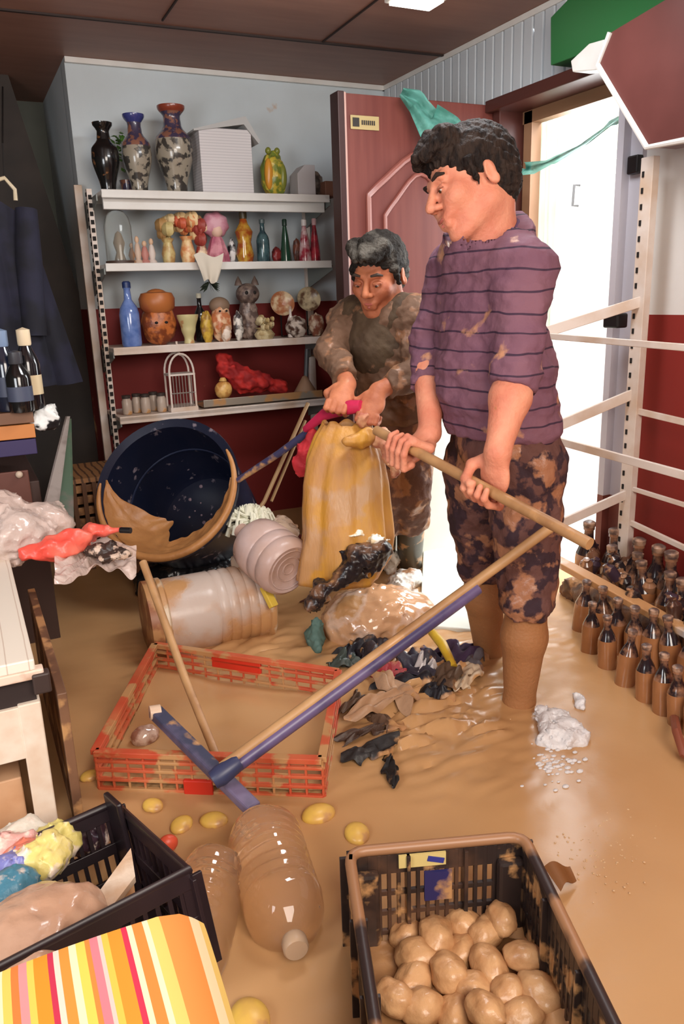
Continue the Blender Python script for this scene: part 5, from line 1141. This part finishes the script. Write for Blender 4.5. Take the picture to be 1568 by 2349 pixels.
# board/side panel behind the table leg
lab(MB().box((xR+.045,yN+.38,.04),(.02,.72,.62)).build('brown_side_board',M('wet_brown_board',(124,88,64),.5,c2=(96,66,48),scale=5,mud=.55),smooth=False,bevel=.002),'muddy brown board standing along the right side of the white table','board')
lab(MB().box((-.09,yN+.22,.02),(.17,.30,.26)).build('cardboard_box',M('tan_box',(206,160,122),.6,c2=(190,140,100),scale=6),smooth=False,bevel=.003),'tan cardboard box standing under the white table','box')
blob('dark_bag','dark crumpled bag on the cardboard box under the white table','bag',[((-.1,yN+.18,.16),(.07,.05,.03))],blackbag,vox=.006,am=.008)
# bags on the table
q = lambda px,py,z: gz(px,py,z)
blob('clear_plastic_bag','large shiny clear plastic bag heaped on the back of the white table','bag',[(q(20,1225,.5),(.13,.12,.09)),(q(90,1200,.5),(.10,.1,.07)),(q(-20,1200,.52),(.12,.12,.1))],plasM,am=.018,sc=26,seed=1)
blob('small_clear_bag','small pinkish clear bag knot right of the large clear bag','bag',[(q(128,1195,.5),(.045,.045,.04))],plasM,vox=.006,am=.010,sc=50,seed=2)
redb = M('coral_red_plastic',(232,84,70),.35,c2=(240,120,100),scale=8,bump=.3)
S = SDF()
for a_,b_,r1,r2 in (((60,1270,.47),(150,1250,.475),.022,.03),((150,1250,.475),(205,1222,.485),.03,.022),((205,1222,.485),(278,1216,.5),.02,.011),((120,1262,.47),(190,1240,.48),.03,.025)): S.cap(q(*a_),q(*b_),r1,r2,.03)
tag(S.build('red_plastic_bag',redb,None,.006,lambda P:.008*vnoise(P,45)+.005*vnoise(P,90,3)),'coral red plastic bag twisted to a point on the table corner','bag')
lab(MB().tube([q(276,1216,.5),q(300,1217,.5)],.009,10).build('black_plug',blackM),'small black cap at the tip of the coral red bag','cap')
def drape(px0,py0,px1,py1,z0,z1,name,label,mat_,seed,hang):
    def fn(u,v):
        px = px0+(px1-px0)*u; py = py0+(py1-py0)*v+14*math.sin(u*7+seed)+ (u*hang)
        z = z0+(z1-z0)*(u*.6+v*.4); p = gz(px,py,z); p.z += .014*noise.noise(Vector((u*7,v*7,seed)))+.010*math.sin(u*22+v*9)*.5; return p
    return lab(MB().grid(fn,50,30,.0015).build(name,mat_),label,'plastic')
drape(125,1262,312,1330,.46,.38,'clear_plastic_sheet','crumpled clear plastic sheet hanging off the table corner below the coral bag',plasM,1,-25)
blob('muddy_pack','muddy black and white pack under the tip of the coral red bag','pack',[(q(225,1258,.45),(.05,.03,.02)),(q(265,1275,.43),(.05,.03,.02))],M('muddy_black_white',(60,46,40),.4,c2=(206,180,160),scale=30,pos=.55,soft=.03),vox=.005,am=.01,sc=60)
# dark cabinet behind the table with books and bottles
cz = gy(60,960,2.9).z
cab = thing('dark_cabinet','dark wooden cabinet behind the white table at the left edge','cabinet',(-.3,3.0,-.27))
xc = gy(82,1040,2.75).x
MB().box(((xc-.9)/2,3.05,(.58-.27)/2),(xc+.9,.55,.85)).build('carcass',M('dark_cabinet_wood',(60,40,34),.6),cab,smooth=False,bevel=.003)
m_ = gy(50,1120,2.77); MB().box((xc-.2,2.77,m_.z),(.34,.012,.12)).build('drawer_front',M('reddish_drawer',(96,56,46),.5),cab,smooth=False,bevel=.003)
MB().ell((xc-.06,2.755,m_.z+.05),.012,None,12,8).build('drawer_knob',M('pale_knob',(190,170,150),.4),cab)
for k_,(y0_,y1_,cc,lb) in enumerate(((1048,1010,(52,42,84),'flat dark purple book, lowest on the dark cabinet'),(1010,975,(196,124,66),'thick orange-brown book in the middle of the stack on the cabinet'),(975,945,(120,84,62),'brown worn book on top of the stack on the cabinet'))):
    za = gy(40,y0_,2.8).z; zb_ = gy(40,y1_,2.8).z; xx = gy(88-k_*4,y0_,2.8).x
    bk = thing('book',lb,'book',(xx-.12,2.92,za),'books stacked on the dark cabinet')
    MB().box((xx-.13,2.92,(za+zb_)/2),(.26,.22,zb_-za-.004)).build('cover',M('book_%d'%k_,cc,.5),bk,smooth=False,bevel=.002)
blob('white_wrap','scrunched white and black wrapping right of the book stack','wrapping',[(gy(100,965,2.85),(.045,.04,.04)),(gy(115,950,2.85),(.03,.03,.03))],M('black_white_wrap',(226,226,222),.4,c2=(30,28,30),scale=18,pos=.52,soft=.03),vox=.006,am=.012,sc=50)
zt = gy(40,945,2.8).z
for i,(px,py,h,cc,cp,lb,yy) in enumerate(((72,905,.27,(24,22,26),(222,202,170),'black bottle with a cream cap, rightmost on the book stack',2.86),(20,905,.27,(30,34,50),(120,140,170),'dark bottle with a blue-grey cap at the left picture edge',2.86),(48,915,.2,(20,18,20),(60,60,66),'short black bottle between the cream-capped and blue-capped ones',2.8),)):
    p = gy(px,py,yy); t = thing('sauce_bottle',lb,'bottle',(p.x,yy,zt),'dark bottles on the book stack')
    MB().lathe([(0,0),(.038,0),(.04,.01),(.04,h*.55),(.036,h*.62),(.016,h*.8)],(p.x,yy,zt),n=22).build('body',M('dark_bottle_%d'%i,cc,.15,coat=.5),t)
    MB().lathe([(.02,h*.78),(.022,h*.8),(.022,h*.97),(0,h)],(p.x,yy,zt),n=18).build('cap',M('cap_l%d'%i,cp,.4),t)
    MB().lathe([(.0405,h*.18),(.0405,h*.42)],(p.x,yy,zt),n=22).build('paper_label',M('label_l%d'%i,(206,186,150) if i == 0 else (70,76,96),.5),t)
# plastic sheets leaning by the cabinet
for i,(a_,b_,c_,cc,lb) in enumerate((((95,1175),(150,955),(128,1175),(150,140,134),'grey translucent plastic strip leaning beside the cabinet'),((128,1185),(153,960),(165,1190),(70,90,72),'dark green plastic strip leaning right of the grey one'))):
    A0 = gy(*a_,2.6); B0_ = gy(*b_,2.9); C0 = gy(*c_,2.6)
    lab(MB().prism([A0+(A0-B0_)*.12,B0_,B0_+Vector((.01,0,0)),C0+(C0-B0_)*.12],(.004,-.012,0)).build('plastic_strip',M('strip_%d'%i,cc,.25,alpha=.85,c2=(110,96,90),scale=9),smooth=False),lb,'plastic')
# recess: slanted dark board, coats, hanger
sp_ = [gy(*q_,4.35) for q_ in ((-250,100),(5,130),(70,330),(190,700),(238,960),(250,1300),(-250,1300))]
lab(MB().prism(sp_,(0,.05,0)).build('slanted_dark_board',M('dark_brown_board',(54,44,38),.7,c2=(40,32,28),scale=3),smooth=False),'big dark brown slanted board in the recess at the left edge','board')
hk = gy(20,430,3.4); ct = thing('dark_coat','long dark navy coat hanging at the left picture edge','coat',tuple(gy(10,780,3.4)))
tp = gy(-20,450,3.4); bt_ = gy(20,860,3.4)
def coat(u,v):
    w = .12+.10*v; x = tp.x-.02+(u-.5)*2*w+.035*v; z = tp.z-(.0 if v else 0)-(tp.z-bt_.z+.05)*v-.08*abs(u-.5)*2*(1-v)
    return (x,3.4-.05*math.cos((u-.5)*3)+.018*math.sin(u*26)*v,z)
MB().grid(coat,50,20,.02).build('coat_body',M('navy_cloth',(34,34,52),.85,c2=(24,24,34),scale=8),ct)
MB().tube([gy(60,480,3.36),gy(66,600,3.34),gy(80,770,3.33)],[.04,.05,.045],14).build('sleeve',M('navy_cloth',(34,34,52)),ct)
MB().tube([gy(-30,420,3.38),gy(10,408,3.38),gy(34,435,3.38),gy(36,460,3.38)],.008,8).build('hanger',M('cream_plastic',(206,190,160),.4),ct)
MB().tube([gy(10,410,3.38),gy(6,330,3.38),gy(6,290,3.6),gy(6,200,4.2)],.004,6).build('hook_wire',darkM,ct)
lab(MB().tube([gy(84,640,3.42),gy(86,760,3.42)],[.02,.024],12).build('purple_scarf',M('purple_cloth',(70,40,76),.8)),'purple cloth strip hanging beside the dark navy coat','cloth')

# ------------------------------------------------------------------ green net over the door
netM = M('green_net',(70,136,122),.6,alpha=.72,c2=(96,160,148),scale=22,bump=.3)
net = [(920,212,2.90,.02),(955,235,2.88,.05),(985,280,2.85,.075),(1040,300,2.82,.06),(1090,335,2.8,.03),(1150,385,2.77,.045),(1205,388,2.66,.045),(1265,370,2.55,.028),(1340,330,2.42,.022),(1400,285,2.32,.016),(1440,262,2.27,.012)]
NP = []
for i in range(len(net)-1):
    for t in range(8):
        a = t/8; x_ = [net[i][j]*(1-a)+net[i+1][j]*a for j in range(4)]; NP.append(x_)
NP.append(list(net[-1]))
pts_ = []
for x_ in NP:
    p = gy(x_[0],x_[1],x_[2]); pts_.append((p,x_[3]))
def netf(u,v):
    i = min(int(u*(len(pts_)-1)),len(pts_)-1); p,w = pts_[i]; q_ = pts_[min(i+1,len(pts_)-1)][0]-pts_[max(i-1,0)][0]; q_.normalize(); s_ = q_.cross(Vector((.3,-1,0)).normalized()).normalized()
    return p+s_*(v-.5)*2*w+Vector((-.4,-.9,0))*.02*math.sin(v*9+u*12)
lab(MB().grid(netf,len(pts_)-1,14,.0012).build('green_net',netM),'green netting slung from the open door to the doorway','net')

# ------------------------------------------------------------------ rack at the right wall
rk = thing('wall_rack','bare white slotted metal rack frame standing along the right wall','rack',tuple(gx(1445,1240,2.12)))
RX = 2.12; t0 = gx(1492,360,RX); b0_ = gx(1440,1130,RX)
MB().box(((t0.x),(t0.y+b0_.y)/2,(t0.z-.25)/2),(.03,.052,t0.z+.25)).build('post',whiteS,rk,smooth=False,bevel=.002)
yp = (t0.y+b0_.y)/2
m = MB(); z_ = .2
while z_ < t0.z-.03: m.box((RX-.016,yp+.012,z_),(.004,.008,.018)); z_ += .05
m.build('slots',darkM,rk,smooth=False)
FX = 1.83
def rail(nm,a,b,xa,xb,w,h,mat_=whiteS): MB().bar(gx(*a,xa),gx(*b,xb),w,h).build(nm,mat_,rk,smooth=False,bevel=.002)
rail('front_rail',(1245,770),(1640,803),FX,FX,.012,.020); rail('back_rail',(1440,938),(1640,985),RX,RX,.012,.022)
rail('front_rail',(1245,1002),(1640,1110),FX,FX,.012,.026); rail('back_rail',(1440,1118),(1640,1180),RX,RX,.012,.016)
rail('back_rail',(1440,1196),(1640,1290),RX,RX,.012,.020)
rail('slanted_bracket',(1475,690),(1250,762),RX,FX,.012,.036); rail('slanted_bracket',(1455,902),(1245,992),RX,FX,.012,.036); rail('slanted_bracket',(1440,1132),(1262,1212),RX,FX,.012,.034)
MB().box((RX-.02,gx(1435,735,RX).y+.03,gx(1435,735,RX).z),(.05,.07,.05)).build('black_clip',blackM,rk,smooth=False,bevel=.006)
mm = MB(); mm.bar(gx(1262,1278,1.86),gx(1650,1490,1.86),.05,.022); mm.build('lower_shelf_board',M('muddy_shelf_board',(190,140,92),.4,c2=(230,226,222),scale=4,pos=.62,soft=.05),rk,smooth=False,bevel=.003)
p = gx(1456,378,2.2); lab(MB().box((p.x,p.y,p.z),(.03,.05,.06)).build('door_closer',blackM,smooth=False,bevel=.006),'small black box fixed high on the right door jamb','box')

# muddy bottles standing along the right wall
gm = M('mud_coated_glass',(166,112,72),.22,c2=(140,92,58),scale=7,soft=.2,coat=.3); gd = M('dark_dirty_glass',(40,30,34),.15,c2=(150,106,80),scale=18,pos=.55,soft=.06,coat=.3)
proto = None; bi = 0
rows_ = [((1350,1500),(1600,1690),7,'front'),((1340,1440),(1610,1600),8,'second'),((1400,1400),(1640,1540),7,'third'),((1380,1350),(1660,1500),8,'fourth')]
rlab = {'front':'mud-coated dark-necked bottle in the front row under the muddy shelf board','second':'mud-coated bottle in the second row under the muddy shelf board','third':'dirty dark bottle in the third row, beside the shelf board','fourth':'dirty dark bottle in the rearmost row by the red wall'}
for (a_,b_,n_,nm) in rows_:
    for i in range(n_):
        f = i/(n_-1); px = a_[0]+(b_[0]-a_[0])*f+rs.uniform(-8,8); py = a_[1]+(b_[1]-a_[1])*f+rs.uniform(-8,8); g_ = gz(px,py,0)
        if g_.x > 2.12: g_.x = 2.12-rs.uniform(0,.05)
        if proto is None:
            proto = thing('glass_bottle',rlab[nm],'bottle',(0,0,0),'bottles standing along the right wall, %s row'%nm)
            MB().lathe([(0,-.05),(.034,-.05),(.036,-.04),(.036,.10),(.034,.115)],n=20).build('body',gm,proto)
            MB().lathe([(.034,.114),(.026,.135),(.014,.16),(.013,.185),(.016,.187),(.016,.197),(0,.198)],n=20).build('neck',gd,proto)
            MB().lathe([(.0165,.195),(.0175,.198),(.0175,.208),(.012,.212),(0,.212)],n=14).build('cap',M('rusty_cap',(176,140,116),.35,c2=(90,70,64),scale=40,soft=.1),proto)
            t = proto; t.location = (g_.x,g_.y,0)
        else: t = dup(proto,(g_.x,g_.y,0),(rs.uniform(-.12,.12),rs.uniform(-.12,.12),rs.uniform(0,6)),rlab[nm],None)
        t['group'] = 'bottles standing along the right wall, %s row'%nm; s_ = {'front':.82,'second':.9,'third':1.15,'fourth':1.35}[nm]; t.scale = (s_,)*3
        bi += 1
# dirty tins heaped behind the board
for i in range(26):
    f = rs.uniform(0,1); px = 1330+(1600-1330)*f; py = 1262+(1400-1262)*f+rs.uniform(-35,45); zz = .13+rs.uniform(0,.05)
    p = gz(px,py,zz)
    if p.x > 2.13: p = gx(px,py,2.13-rs.uniform(0,.1))
    cc = rs.choice([(70,46,38),(44,34,36),(110,74,54),(150,108,80),(60,44,56)])
    o = MB().lathe([(0,0),(.022,0),(.024,.008),(.024,.05),(.012,.062),(.012,.07),(0,.071)],p-Vector((0,0,.03)),(rs.uniform(-.6,.6),rs.uniform(-.6,.6),1),16).build('small_jar',M('jar_%d_%d_%d'%cc,cc,.2,c2=(176,130,96),scale=26,pos=.56,soft=.05,coat=.3))
    tag(o,'small dirty jar in the heap behind the muddy shelf board','jar','small dirty jars heaped behind the shelf board')
# spill of silt under the jars so that they lie on something
blob('silt_heap','heap of dark silt along the red wall under the small jars','silt',[((2.02,1.85,.02),(.09,.4,.09)),((2.04,2.0,.03),(.07,.2,.08)),((2.0,1.5,.02),(.09,.3,.08))],M('dark_silt',(76,52,40),.5,c2=(130,90,62),scale=18,soft=.1,bump=.5,mud=.6),vox=.01,am=.012,sc=30)
p = gz(1560,1670,.03); lab(MB().tube([gz(1545,1640,.02),gz(1552,1680,.06),gz(1568,1730,.03),gz(1600,1745,.02)],.012,8).build('rusty_basket_edge',M('rust_brown',(130,70,50),.5)),'rusty brown basket edge at the right picture edge','basket')
